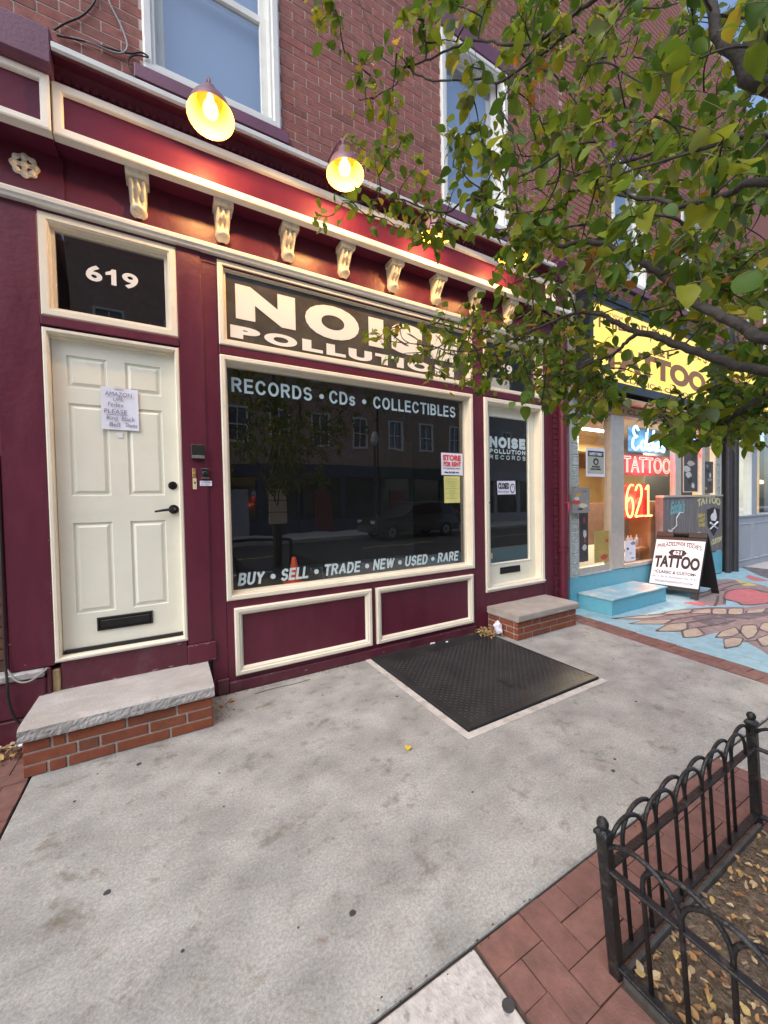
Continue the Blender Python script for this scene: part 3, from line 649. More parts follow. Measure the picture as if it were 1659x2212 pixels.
hd = MB().lathe([(.034, 0), (.034, .006), (.030, .012), (.018, .014), (.014, .02), (.013, .045), (.0005, .046)], 28, Matrix.Translation((.045, .05, 1.447)) @ RX)
hd.tube([(.048, .008, 1.449), (.02, .003, 1.447), (-.03, .006, 1.441), (-.075, .012, 1.434)], [.011, .011, .009, .007], 10); hd.build('door_handle', BRONZE, d1)
MB().lathe([(.006, 0), (.005, .003), (.0005, .004)], 10, Matrix.Translation((.05, .004, 1.449)) @ RX).build('handle_keyhole', STEELW, d1)
bx('strike_trim', WHITE, d1, .0945, .0985, .035, .06, 1.2, 1.7)
# --- transom over door 1 with house number
bx('transom_bar', MAROON, shop, -.655, .111, -.022, .1, 2.632, 2.690, bevel=.004)
LETW = mat('white_vinyl', (0.78, 0.78, 0.74), 0.45, 0.03, 6)
LETB = mat('pale_blue_vinyl', (0.50, 0.63, 0.66), 0.45, 0.06, 6)
def framed_glass(name, x0, x1, z0, z1, depth, fw, glass, parent, fm=CREAM):
    w = bpy.data.objects.new(name, None); COL.objects.link(w); w.parent = parent
    MB().loops(x0, x1, z0, z1, [(0, .05), (0, -.006), (.008, -.012), (fw*.55, -.012), (fw*.62, -.003), (fw*.7, -.003), (fw*.75, depth-.012), (fw, depth-.012), (fw, depth+.02)]).build('frame', fm, w)
    if glass: MB().add([(x0+fw-.004, depth, z0+fw-.004), (x1-fw+.004, depth, z0+fw-.004), (x1-fw+.004, depth, z1-fw+.004), (x0+fw-.004, depth, z1-fw+.004)], [(0, 1, 2, 3)]).build('pane', glass, w)
    return w
def numeral_one(x0, x1, z0, z1, y, parent):
    w = x1-x0; h = z1-z0; P = [(x0+w*.52, z0), (x1, z0), (x1, z1), (x0+w*.62, z1), (x0+w*.40, z1-h*.16), (x0, z1-h*.27), (x0, z1-h*.45), (x0+w*.52, z1-h*.36)]
    return fixn(MB().prism(P, y-.0015, y, 'y').build('house_number', LETW, parent))
tr1 = framed_glass('transom_window', -.655, .111, 2.697, 3.345, .05, .075, GLASS, shop)
numeral_one(-.316, -.256, 3.0, 3.107, .045, tr1)
for ch, a, b in (('6', -.425, -.335), ('9', -.222, -.128)): ftext('house_number', ch, a, b, 3.0-(.0 if ch != '1' else -.002), 3.107, .045, LETW, tr1, bold=.03)

# --- door 2 (right, glazed)
d2 = bpy.data.objects.new('shop_door', None); COL.objects.link(d2); d2.parent = shop
d2['label'] = 'cream glazed shop door with mail slot, right of the shop window'
MB().loops(3.109, 4.101, .424, 2.622, [(0, .05), (0, -.006), (.008, -.016), (.045, -.016), (.05, -.006), (.06, -.004), (.062, .10), (.062, .14)]).build('door_frame', CREAM, d2)
molded('threshold', WHITE, 3.112, 4.098, [(.14, .449), (-.028, .449), (-.030, .462), (.02, .476), (.14, .482)], d2)
dl = MB().loops(3.172, 4.038, .486, 2.56, [(0, .13), (0, .085), (.002, .085)])
for b in ((3.172, 3.262, .486, 2.56), (3.945, 4.038, .486, 2.56), (3.262, 3.945, 2.455, 2.56), (3.262, 3.945, .486, .715)): dl.box(b[0], b[1], .0851, .125, b[2], b[3])
dl.build('door_leaf', DOORC, d2)
MB().loops(3.255, 3.952, .708, 2.462, [(0, .0849), (.003, .079), (.012, .079), (.02, .092), (.02, .11)]).build('glazing_bead', DOORC, d2)
MB().add([(3.262, .10, .715), (3.945, .10, .715), (3.945, .10, 2.455), (3.262, .10, 2.455)], [(0, 1, 2, 3)]).build('pane', GLASS, d2)
bx('door_gap', BLACKP, d2, 3.172, 4.038, .088, .12, .482, .4865)
mail_slot(3.42, 3.755, .59, .668, .0845, d2)
strokes_text('lettering', 'NOISE', 3.285, 3.895, 2.085, 2.215, .097, LETB, d2, .30, gap=.1)
strokes_text('lettering', 'POLLUTION', 3.285, 3.895, 2.018, 2.072, .097, LETB, d2, .27, gap=.12)
strokes_text('lettering', 'RECORDS', 3.285, 3.895, 1.950, 2.000, .097, LETB, d2, .17, gap=.35)
hk = MB().tube([(3.185, .085, 1.445), (3.185, .05, 1.445), (3.235, .045, 1.44)], .007, 8); hk.build('door_handle', BRONZE, d2)
bx('glass_sticker', mat('sticker_beige', (0.5, 0.42, 0.28), 0.6), d2, 3.285, 3.315, .096, .098, .78, .85)
tr2 = framed_glass('transom_window', 3.112, 4.098, 2.703, 3.345, .06, .065, GLASS, shop)
bx('transom_bar', MAROON, shop, 3.109, 4.101, -.016, .1, 2.632, 2.700, bevel=.004)
numeral_one(3.445, 3.505, 2.955, 3.06, .055, tr2)
for ch, a, b in (('6', 3.33, 3.42), ('9', 3.535, 3.625)): ftext('house_number', ch, a, b, 2.955, 3.06, .055, LETW, tr2, bold=.03)
bx('transom_card', WHITE, tr2, 3.30, 3.60, .075, .078, 2.765, 2.89)

# --- name board above the window
BOARD = mat('dark_name_board', (0.072, 0.066, 0.055), 0.14, 0.25, 5, blotch=(0.10, 0.095, 0.08, 0.6), bl_scale=6, spec=0.6)
nb = framed_glass('name_board', .387, 2.945, 2.703, 3.345, .04, .062, None, shop)
MB().add([(.44, .04, 2.755), (2.89, .04, 2.755), (2.89, .04, 3.295), (.44, .04, 3.295)], [(0, 1, 2, 3)]).build('board', BOARD, nb)
zz0, zz1 = 2.945, 3.215
for ch, a, b in (('N', .52, 1.0), ('O', 1.085, 1.60), ('I', 1.70, 1.86), ('S', 1.945, 2.33), ('E', 2.42, 2.78)):
    ftext('lettering', ch, a, b, zz0-(.012 if ch in 'OS' else 0), zz1+(.012 if ch in 'OS' else 0), .037, LETW, nb, bold=.075)
x = .475
for ch, a, b in (('P', .475, .705), ('O', .735, 1.01), ('L', 1.055, 1.24), ('L', 1.275, 1.46), ('U', 1.49, 1.73), ('T', 1.765, 1.97), ('I', 2.005, 2.085), ('O', 2.13, 2.42), ('N', 2.47, 2.72)):
    ftext('lettering', ch, a, b, 2.79, 2.888, .037, LETW, nb, bold=.07)
bx('window_head', MAROON, shop, .385, 2.947, -.004, .1, 2.632, 2.70, bevel=.004)
# --- display window
dw = framed_glass('display_window', .387, 2.945, .722, 2.628, .085, .06, GLASS, shop)
for s, a, b in (('RECORDS', .48, 1.145), ('CDs', 1.31, 1.565), ('COLLECTIBLES', 1.76, 2.77)): strokes_text('lettering', s, a, b, 2.375, 2.492, .0825, LETB, dw, .17)
for s, a, b in (('BUY', .485, .70), ('SELL', .83, 1.08), ('TRADE', 1.215, 1.59), ('NEW', 1.72, 1.965), ('USED', 2.085, 2.375), ('RARE', 2.50, 2.79)): strokes_text('lettering', s, a, b, .813, .917, .0825, LETB, dw, .19, .16, .17)
def dot(x, z, r=.022): MB().prism([(x+r*math.cos(i*.3927), z+r*math.sin(i*.3927)) for i in range(16)], .0785, .08, 'y').build('lettering', LETB, dw)
for x in (1.235, 1.66): dot(x, 2.425)
for x in (.765, 1.148, 1.655, 2.025, 2.435): dot(x, .862)
# --- dark interior of the shop
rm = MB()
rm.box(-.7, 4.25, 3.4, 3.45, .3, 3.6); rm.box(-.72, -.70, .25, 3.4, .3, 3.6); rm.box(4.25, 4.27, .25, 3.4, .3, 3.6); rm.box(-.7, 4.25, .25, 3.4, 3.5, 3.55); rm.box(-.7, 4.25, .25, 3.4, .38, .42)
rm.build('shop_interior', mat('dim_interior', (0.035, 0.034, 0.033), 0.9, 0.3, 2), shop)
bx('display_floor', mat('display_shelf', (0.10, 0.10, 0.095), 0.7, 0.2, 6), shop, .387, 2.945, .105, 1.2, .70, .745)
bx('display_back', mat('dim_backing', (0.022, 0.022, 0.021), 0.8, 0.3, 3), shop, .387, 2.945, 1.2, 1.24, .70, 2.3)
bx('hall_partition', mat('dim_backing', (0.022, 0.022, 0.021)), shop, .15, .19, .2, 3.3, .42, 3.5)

# chipped paint along the lower woodwork
CHIP = mat('bare_chipped_wood', (0.30, 0.21, 0.19), 0.9, 0.3, 60)
rc = random.Random(77)
def chip(x, z, y, r):
    P = [(x+r*rc.uniform(.4, 2.6)*math.cos(i*.785), z+r*rc.uniform(.2, .8)*math.sin(i*.785)) for i in range(8)]
    fixn(MB().prism(P, y-.0006, y, 'y').build('paint_chip', CHIP, shop))
for k in range(16): chip(rc.uniform(.42, 2.9), rc.choice((.004, .08, .083, rc.uniform(.005, .08))), -.0182, rc.uniform(.003, .009))
for k in range(7): chip(rc.uniform(-.60, .09), rc.choice((.292, .30, .455, .47, .38)), -.0002, rc.uniform(.003, .011))
for k in range(7): chip(rc.uniform(.11, .29), rc.choice((.30, .425, rc.uniform(.3, .43))), -.0202, rc.uniform(.003, .008))
for k in range(9): chip(rc.uniform(3.12, 4.09), rc.uniform(.28, .44), .0038, rc.uniform(.003, .009))
for k in range(6): chip(rc.choice((-.868, -.66, -.8)), rc.uniform(.47, 1.3), -.0122, rc.uniform(.002, .005))

# ================================================================== STEPS
def step(name, label, x0, x1, yb, ztop, zst, rows, overhang, stone, seed):
    rnd = random.Random(seed); y0 = -yb
    t = thing(name, label, 'step', ((x0+x1)/2, y0/2, 0)); cx, cy = (x0+x1)/2, y0/2
    def L(o): o.location = (-cx, -cy, 0); return o
    L(MB().box(x0+.007, x1-.007, y0+.007, -.003, 0, ztop-zst).build('mortar_core', STEPMORTAR, t))
    hh = (ztop-zst-.006)/len(rows)
    for r, cuts in enumerate(rows):
        z0 = .002+r*hh; z1 = z0+hh-.011
        xs = [x0]+[x0+(x1-x0)*c for c in cuts]+[x1]
        for a, b in zip(xs, xs[1:]):
            L(MB().box(a+(0 if a == x0 else .006), b-(0 if b == x1 else .006), y0, y0+.05, z0, z1, t=rnd.uniform(.05, 1)).build('brick', STEPB, t, bevel=.003))
        for xa, xb in ((x0, x0+.05), (x1-.05, x1)):
            ys = [y0+.054, y0+.054+(.1 if r % 2 else .2), -.006]
            for a, b in zip(ys, ys[1:]): L(MB().box(xa, xb, a+.005, b-.005, z0, z1, t=rnd.uniform(.05, 1)).build('brick', STEPB, t, bevel=.003))
    # stone tread: subdivided, hand-dressed rough front edge
    X0, X1, Y0, Y1, Z0, Z1 = x0-.012, x1+.012, y0-overhang, -.001, ztop-zst, ztop
    nx, ny, nz = 84, 8, 6; mb = MB(); idx = {}; vs = []
    def V(i, j, k):
        key = (i, j, k)
        if key in idx: return idx[key]
        u, v, w = i/nx, j/ny, k/nz
        p = Vector((X0+(X1-X0)*u, Y0+(Y1-Y0)*v, Z0+(Z1-Z0)*w))
        n = .6*mnoise.noise(Vector((p.x*9, p.z*30, seed)))+.5*mnoise.noise(Vector((p.x*23+4, p.z*41, seed*2))); n2 = mnoise.noise(Vector((p.x*61, p.z*90+3, seed)))+.4*rnd.uniform(-1, 1)
        if j == 0: p.y += stone*(.008*n+.0035*n2)+(.018*stone if k == nz else 0)+(.004 if k == 0 else 0)
        if j == 0 and k == nz: p.z -= stone*(.005+.003*abs(n2))
        if j == 1 and k == nz: p.y = Y0+.03*stone+.01+.006*n; p.z -= .001
        if k == nz: p.z += .0015*mnoise.noise(Vector((p.x*6, p.y*6, 1)))
        if i in (0, nx): p.x += (.006*n*stone)
        idx[key] = len(vs); vs.append(p); return idx[key]
    fs = []
    for i in range(nx):
        for j in range(ny):
            fs.append((V(i, j, nz), V(i+1, j, nz), V(i+1, j+1, nz), V(i, j+1, nz))); fs.append((V(i, j, 0), V(i, j+1, 0), V(i+1, j+1, 0), V(i+1, j, 0)))
        for k in range(nz): fs.append((V(i, 0, k), V(i+1, 0, k), V(i+1, 0, k+1), V(i, 0, k+1)))
    for j in range(ny):
        for k in range(nz):
            fs.append((V(0, j+1, k), V(0, j, k), V(0, j, k+1), V(0, j+1, k+1))); fs.append((V(nx, j, k), V(nx, j+1, k), V(nx, j+1, k+1), V(nx, j, k+1)))
    mb.add(vs, fs); L(mb.build('stone_tread', STONE if stone > .6 else mat('sandstone_step', (0.36, 0.325, 0.285), 0.85, 0.16, 6, 0.5, 70, blotch=(0.44, 0.40, 0.38, 0.5), bl_scale=4), t)); return t
step('doorstep', 'grey chipped stone doorstep on red bricks below the six panel door', -.722, .226, .43, .288, .078, [(.13, .20, .50, .78), (.25, .36, .62, .84), (.11, .20, .44, .74)][::-1], .03, 1.0, 3)
step('doorstep', 'tan stone doorstep on red bricks below the glazed shop door', 3.132, 4.10, .425, .272, .070, [(.24, .54, .83), (.1, .38, .66, .9), (.24, .36, .60, .86)], .03, .35, 8)

# ================================================================== CELLAR HATCH
PLATE = mat('tread_plate_steel', (0.022, 0.022, 0.024), 0.5, 0.3, 5, 0.15, 120, spec=0.35, rvar=0.12, blotch=(0.036, 0.036, 0.037, 0.5), bl_scale=4, metal=0.0)
ht = thing('cellar_hatch', 'black steel tread plate cellar hatch set in the pavement under the shop window', 'hatch', ((HX0+HX1)/2, (HY0+HY1)/2, 0))
def HL(o): o.location = (-(HX0+HX1)/2, -(HY0+HY1)/2, 0); return o
HL(bx('plate', PLATE, ht, HX0+.065, HX1-.012, HY0+.055, HY1-.005, -.015, .012))
HL(bx('edge_bar', PLATE, ht, HX0, HX0+.063, HY0, HY1, -.015, .020, bevel=.004)); HL(bx('edge_bar', PLATE, ht, HX0+.064, HX1, HY0, HY0+.053, -.015, .018, bevel=.004))
HL(bx('edge_bar', PLATE, ht, HX1-.011, HX1, HY0+.054, HY1, -.015, .017, bevel=.003))
HL(bx('back_flap', PLATE, ht, HX0+.065, HX1-.012, HY1-.20, HY1-.004, .0121, .0145))
HL(bx('lift_slot', BLACKP, ht, 2.29, 2.315, -1.10, -.94, .0125, .0165))
tr = MB()
nx_, ny_ = 46, 40
for i in range(nx_):
    for j in range(ny_):
        x = HX0+.085+i*.0283; y = HY0+.075+j*.0272
        if y > HY1-.205 or x > HX1-.025 or (2.285 < x < 2.32 and -1.11 < y < -.93): continue
        a = R(45) if (i+j) % 2 else R(-45); u = Vector((math.cos(a), math.sin(a)))*.0115; w = Vector((-math.sin(a), math.cos(a)))*.0034
        P = [(x-u.x, y-u.y, .012), (x-w.x, y-w.y, .012), (x+u.x, y+u.y, .012), (x+w.x, y+w.y, .012), (x-u.x*.5, y-u.y*.5, .0148), (x+u.x*.5, y+u.y*.5, .0148)]
        tr.add(P, [(0, 1, 4), (1, 5, 4), (1, 2, 5), (2, 3, 5), (3, 4, 5), (3, 0, 4)])
HL(stuff(tr.build('raised_treads', PLATE, ht)))

# ================================================================== BARN LAMPS
SHADE = mat('lamp_shade_enamel', (0.20, 0.10, 0.12), 0.4, 0.08, 6)
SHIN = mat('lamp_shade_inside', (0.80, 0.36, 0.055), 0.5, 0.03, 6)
BULB = emis('bulb_glow', (1.0, 0.62, 0.24), 2.0)
def barn_lamp(x, y, z, tilt, label, watts=20.0):
    t = thing('barn_lamp', label, 'lamp', (x, y, z), 'barn lamps over the shop sign')
    Mx = Matrix.Rotation(R(tilt), 4, 'X')
    prof = [(.14, 0), (.136, .02), (.112, .085), (.072, .135), (.045, .165), (.040, .205), (.028, .222), (.0, .226)]
    MB().lathe(prof, 36, Mx).build('shade', SHADE, t, smooth=True)
    MB().lathe([(.139, .0005), (.133, .021), (.108, .083), (.068, .131), (.040, .158), (.0, .165)][::-1], 36, Mx).build('shade_inside', SHIN, t, smooth=True)
    bc = Mx @ Vector((0, 0, .055))
    MB().lathe([(.0, -.05), (.026, -.045), (.043, -.027), (.048, -.004), (.041, .026), (.024, .055), (.018, .09)], 20, Matrix.Translation(bc)).build('bulb', BULB, t, smooth=True)
    tp = Mx @ Vector((0, 0, .222))
    MB().tube([tp, tp+Vector((0, 0, .04)), tp+Vector((0, .03, .085)), tp+Vector((0, .11, .12)), tp+Vector((0, .25, .13)), Vector((0, -y-.012, tp.z+.12))], .0095, 10).build('gooseneck_arm', SHADE, t, smooth=True)
    MB().lathe([(.045, 0), (.045, .008), (.03, .016), (.0, .017)], 18, Matrix.Translation((0, -y-.001, tp.z+.12)) @ RX).build('wall_mount', SHADE, t)
    ld = bpy.data.lights.new('barn_lamp_light', 'POINT'); ld.energy = watts; ld.color = BULBC; ld.shadow_soft_size = .03
    lo = bpy.data.objects.new('barn_lamp_light', ld); COL.objects.link(lo); lo.parent = t; lo.location = Mx @ Vector((0, 0, -.012))
    return t
barn_lamp(.318, -.50, 3.935, -9, 'lit barn lamp above the house number transom, leftmost of four')
barn_lamp(1.246, -.50, 3.94, -6, 'lit barn lamp half hidden by a leaf, second from the left')
barn_lamp(2.16, -.40, 3.83, 13, 'lit barn lamp tipped to the wall, third from the left', 12.0)
barn_lamp(3.10, -.44, 3.90, 6, 'lit barn lamp mostly behind leaves, nearest the tattoo shop', 12.0)

# ================================================================== SMALL THINGS ON THE FRONT
PAPER = mat('white_paper', (0.74, 0.76, 0.87), 0.8, 0.03, 3, 0.2, 12)
INK = mat('grey_ink', (0.10, 0.11, 0.20), 0.8)
INKB = mat('black_ink', (0.015, 0.015, 0.018), 0.7)
REDI = mat('red_ink', (0.62, 0.06, 0.06), 0.7)
def sheet(name, x0, x1, z0, z1, y, m, label, cat, curl=.004, rot=0.0, nx=8, nz=8):
    mb = MB(); vs = []
    for j in range(nz+1):
        for i in range(nx+1):
            u, v = i/nx, j/nz; vs.append((x0+(x1-x0)*u+rot*(v-.5), y-curl*(abs(2*u-1)**3*.5+(1-v)**2*.7)-.0012*math.sin(9*u+5*v), z0+(z1-z0)*v+rot*(u-.5)*-.6))
    n = len(vs); vs += [(a, b+.0008, c) for a, b, c in vs]
    fs = [(j*(nx+1)+i, j*(nx+1)+i+1, (j+1)*(nx+1)+i+1, (j+1)*(nx+1)+i) for j in range(nz) for i in range(nx)]
    fs += [tuple(q+n for q in f[::-1]) for f in fs]
    mb.add(vs, fs); o = mb.build(name, m, None); tag(o, label, cat); return o
def hand(body, x0, x1, z0, z1, y, parent, m=INK, bold=-.006, shear=.1, seed=1):
    return ftext('handwriting', body, x0, x1, z0, z1, y, m, parent, bold=bold, shear=shear, thick=.0004, skew=random.Random(seed).uniform(-.004, .004))
note = sheet('paper_note', -.369, -.153, 2.008, 2.297, .044, PAPER, 'handwritten delivery note taped on the cream six panel door', 'note', .006)
yn = .0355
for s, a, b, c, d, k in (('AMAZON', -.345, -.19, 2.238, 2.268, 1), ('UPS', -.298, -.245, 2.203, 2.228, 2), ('Fedex', -.33, -.24, 2.166, 2.195, 3), ('PLEASE', -.352, -.222, 2.118, 2.148, 4), ('Ring', -.34, -.275, 2.064, 2.100, 5), ('Black', -.255, -.178, 2.07, 2.1, 6), ('Bell', -.325, -.265, 2.030, 2.058, 7), ('Thanks', -.235, -.165, 2.032, 2.058, 8)): hand(s, a, b, c, d, yn, note, seed=k)
bx('underline', INK, note, -.345, -.215, yn-.0003, yn, 2.108, 2.1105)
bx('tape', mat('tape', (0.75, 0.75, 0.74), 0.3), note, -.29, -.245, .040, .0415, 2.288, 2.306)
bx('tape', mat('tape', (0.75, 0.75, 0.74), 0.3), note, -.285, -.25, .046, .0485, 1.955, 1.99)
rent = sheet('rental_sign', 2.562, 2.857, 1.748, 1.987, .074, PAPER, 'white store for rent sign with red capitals inside the display window', 'sign', .0)
ftext('lettering', 'STORE', 2.585, 2.83, 1.905, 1.965, .0725, REDI, rent, bold=.05); ftext('lettering', 'FOR RENT', 2.59, 2.83, 1.842, 1.893, .0725, REDI, rent, bold=.05)
ftext('lettering', 'For information please', 2.59, 2.82, 1.813, 1.829, .0725, INK, rent, bold=.02); ftext('lettering', 'Mike 267 600 1661', 2.605, 2.80, 1.770, 1.788, .0725, INKB, rent, bold=.03)
yel = sheet('yellow_notice', 2.593, 2.812, 1.448, 1.738, .074, mat('yellow_paper', (0.62, 0.62, 0.22), 0.8, 0.06, 5, 0.3, 14), 'yellow printed notice below the for rent sign', 'notice', .003)
for k, w in enumerate((.15, .17, .16, .12, .18, .1, .14, .06, .16)): bx('print_line', mat('faint_ink', (0.36, 0.37, 0.16), 0.8), yel, 2.70-w/2, 2.70+w/2, .0705, .0712, 1.705-k*.026, 1.709-k*.026)
clo = sheet('closed_sign', 3.40, 3.703, 1.535, 1.695, .092, PAPER, 'white closed sign with clock face hanging in the glazed shop door', 'sign', .0, rot=-.01)
NAVY = mat('navy_ink', (0.03, 0.05, 0.12), 0.6)
bx('sign_border', NAVY, clo, 3.395, 3.708, .0935, .0945, 1.528, 1.703)
ftext('lettering', 'CLOSED', 3.415, 3.595, 1.600, 1.672, .0905, INKB, clo, bold=.045); ftext('lettering', 'Please call again', 3.415, 3.59, 1.555, 1.576, .0905, INK, clo, shear=.2)
MB().prism([(3.650+.04*math.cos(i*.3), 1.607+.058*math.sin(i*.3)) for i in range(21)], .0895, .0905, 'y').build('clock_ring', NAVY, clo)
MB().prism([(3.650+.028*math.cos(i*.3), 1.607+.042*math.sin(i*.3)) for i in range(21)], .0885, .0897, 'y').build('clock_face', PAPER, clo)
bx('clock_hand', INKB, clo, 3.647, 3.653, .088, .0886, 1.607, 1.638)
kp = thing('key_box', 'square black key box on the maroon pilaster beside the door', 'key box', (.213, -.012, 1.87)); 
o = bx('box', BLACKP, kp, -.045, .045, -.035, 0, -.055, .055, bevel=.006); o = bx('lower_lip', mat('worn_plastic', (0.16, 0.16, 0.16), 0.5, 0.5, 40), kp, -.04, .045, -.038, -.033, -.05, -.028, bevel=.002)
db = thing('brass_doorbell', 'narrow brass doorbell plates below the black key box', 'doorbell', (.186, -.012, 1.672))
BRASS = mat('brass', (0.62, 0.40, 0.16), 0.35, 0.2, 30, metal=0.7)
bx('plate', BRASS, db, -.0125, .0125, -.006, 0, .007, .078, bevel=.002); bx('plate', mat('pale_brass', (0.66, 0.56, 0.36), 0.4), db, -.011, .015, -.006, 0, -.08, .003, bevel=.002)
MB().lathe([(.006, 0), (.006, .003), (.0, .005)], 12, Matrix.Translation((.002, -.006, -.03)) @ RX).build('button', BRONZE, db); MB().lathe([(.006, 0), (.006, .003), (.0, .005)], 12, Matrix.Translation((0, -.006, .04)) @ RX).build('button', mat('amber_button', (0.8, 0.5, 0.12), 0.3), db)
vb = thing('black_doorbell', 'small black round doorbell above a white address label', 'doorbell', (.258, -.012, 1.708))
bx('body', BLACKP, vb, -.023, .023, -.018, 0, -.04, .035, bevel=.005); bx('bracket', mat('worn_plastic', (0.16, 0.16, 0.16)), vb, -.026, .026, -.02, -.001, .036, .041); bx('bracket', mat('worn_plastic', (0.16, 0.16, 0.16)), vb, -.025, .027, -.02, -.001, -.034, -.028)
MB().lathe([(.016, 0), (.016, .006), (.012, .009), (.0, .009)], 20, Matrix.Translation((0, -.018, .003)) @ RX).build('button', BLACK, vb)
al = MB().box(.222, .305, -.0128, -.0118, 1.619, 1.657).build('address_label', PAPER); tag(al, 'small white printed label under the black doorbell', 'label')
ftext('lettering', 'A. Greenfield', .232, .297, 1.640, 1.650, -.013, INK, al, thick=.0003); ftext('lettering', 'No. 2nd fl', .232, .285, 1.625, 1.634, -.013, INK, al, thick=.0003)

# cone standing in the window
ORANGE = mat('cone_orange', (0.85, 0.10, 0.03), 0.5, 0.06, 8)
cn = thing('traffic_cone', 'small orange traffic cone standing inside the display window', 'cone', (.985, .215, .745))
MB().lathe([(.062, .02), (.058, .03), (.022, .225), (.018, .245), (.0, .247)], 24).build('cone_body', ORANGE, cn, smooth=True); bx('cone_base', ORANGE, cn, -.085, .085, -.085, .085, .0, .022, bevel=.006)

# downpipe
dp = thing('downpipe', 'maroon painted drainpipe between the record shop and the glass block column', 'pipe', (4.395, -.062, 0))
MB().tube([(0, 0, 0.0), (0, 0, 4.6)], .055, 20).build('pipe', MAROON, dp, smooth=False)
for z in (.82, 2.9): MB().lathe([(.056, -.03), (.066, -.03), (.066, .03), (.056, .03)], 20, Matrix.Translation((0, 0, z))).build('pipe_collar', MAROON, dp)
MB().lathe([(.056, 0), (.061, 0), (.061, .16), (.056, .16)], 20, Matrix.Translation((0, 0, .86))).build('pipe_socket', MAROON, dp)
rb = MB().tube([(4.34, -.12, 1.42), (4.40, -.128, 1.415), (4.455, -.10, 1.43)], .005, 6); rb.tube([(4.40, -.128, 1.415), (4.395, -.134, 1.36), (4.405, -.13, 1.30)], .005, 6); rb.tube([(4.40, -.128, 1.415), (4.41, -.135, 1.37), (4.425, -.132, 1.33)], .005, 6)
tag(rb.build('pink_ribbon', mat('ribbon_pink', (0.62, 0.04, 0.16), 0.5)), 'pink ribbon tied round the maroon drainpipe', 'ribbon')

# cables on the brick and on the left plinth
CAB = mat('black_cable', (0.015, 0.012, 0.012), 0.6); CABG = mat('grey_cable', (0.30, 0.29, 0.29), 0.6)
def curve_pts(P, n=6):
    out = []
    for i in range(len(P)-1):
        p0, p1, p2, p3 = [Vector(P[max(0, min(len(P)-1, k))]) for k in (i-1, i, i+1, i+2)]
        for s in range(n):
            t = s/n; out.append(.5*((2*p1)+(-p0+p2)*t+(2*p0-5*p1+4*p2-p3)*t*t+(-p0+3*p1-3*p2+p3)*t**3))
    return out+[Vector(P[-1])]
tag(MB().tube(curve_pts([(-.29, -.012, 5.3), (-.285, -.014, 4.97), (-.31, -.012, 4.82), (-.38, -.013, 4.68), (-.47, -.012, 4.58), (-.53, -.015, 4.5)]), .0055, 6).build('black_cable', CAB), 'dark cable looping down the brick left of the sash window', 'cable')
tag(MB().tube(curve_pts([(-.265, -.016, 5.3), (-.27, -.018, 5.0), (-.235, -.018, 4.85), (-.17, -.018, 4.72), (-.14, -.02, 4.60), (-.20, -.018, 4.53), (-.34, -.016, 4.52), (-.45, -.014, 4.50)]), .006, 6).build('grey_cable', CABG), 'grey cable looping across the brick to the window corner', 'cable')
tag(MB().tube(curve_pts([(-.52, -.016, 4.47), (-.35, -.016, 4.52), (-.15, -.018, 4.56), (-.06, -.03, 4.60), (-.02, -.04, 4.58), (-.1, -.03, 4.56), (-.14, -.02, 4.5), (-.1, -.03, 4.40), (-.05, -.05, 4.32)]), .005, 6).build('black_cable', CAB), 'thin black wire knotted at the corner of the mauve window sill', 'cable')
tag(MB().tube(curve_pts([(-.884, -.012, 1.8), (-.886, -.02, .6), (-.872, -.06, .43), (-.868, -.06, .30), (-.84, -.055, .18), (-.78, -.05, .11), (-.74, -.05, .09)]), .0075, 8).build('black_cable', CAB), 'thick black cable hanging down the maroon plinth to the doorstep', 'cable')
tag(MB().tube(curve_pts([(-.886, -.02, .5), (-.83, -.06, .42), (-.77, -.062, .405), (-.71, -.045, .44), (-.69, -.03, .46)]), .005, 6).build('grey_cable', CABG), 'thin grey cable sagging over the granite sill', 'cable')

# neighbour on the left: dark brick wall
nbw = thing('neighbour_building', 'dark brick building at the left edge beside the maroon pilaster', 'building', (-2, .1, 0))
w = bx('wall', mat('dark_mortar', (0.12, 0.10, 0.09), 0.95, 0.2, 10), nbw, -6, 1.1, -.04, .3, .36, 10.2)
DB = mat('brown_brick', (0.13, 0.06, 0.035), 0.85, 0.25, 18, 0.5, 120, tint=[(0.7, 0.7, 0.7), (1, 1, 1), (.9, .85, .8)])
nm = MB()
for (a, b, z0, z1) in brick_list(-3.0, -.903, .46, 4.0, []): nm.box(a+2, b+2, -.052, 0.0, z0, z1, t=random.uniform(.05, 1))
stuff(nm.build('bricks', DB, nbw))

# ================================================================== TATTOO SHOP
ts = thing('tattoo_shop', 'tattoo shop with blue painted base, glass block columns and lit interior', 'building', (7, 0, 0))
def T(o): o.location = (-7, 0, 0); return o
ALU = mat('aluminium_frame', (0.50, 0.47, 0.43), 0.38, 0.08, 12, 0.1, 60, metal=0.35)
BLUE = mat('turquoise_paint', (0.14, 0.44, 0.56), 0.55, 0.1, 5, 0.3, 40, blotch=(0.14, 0.34, 0.42, 0.7), bl_scale=5)
UPW2 = [(5.6, 6.5, 4.6, 6.3), (7.6, 8.5, 4.6, 6.3)]
w2 = MB()
for a, b in ((4.46, 5.6), (6.5, 7.6), (8.5, 9.6)): w2.box(a, b, .012, .3, 2.84, 9.6)
for a, b in ((5.6, 6.5), (7.6, 8.5)):
    for c, d in ((2.84, 4.49), (6.48, 9.6)): w2.box(a, b, .012, .3, c, d)
w2 = T(w2.build('brick_wall', MORTAR, ts))
bm2 = MB()
BR2 = mat('salmon_brick', (0.30, 0.125, 0.095), 0.85, 0.14, 16, 0.4, 120, tint=[(0.85, 0.8, 0.8), (1, 1, 1), (.95, .9, .9)])
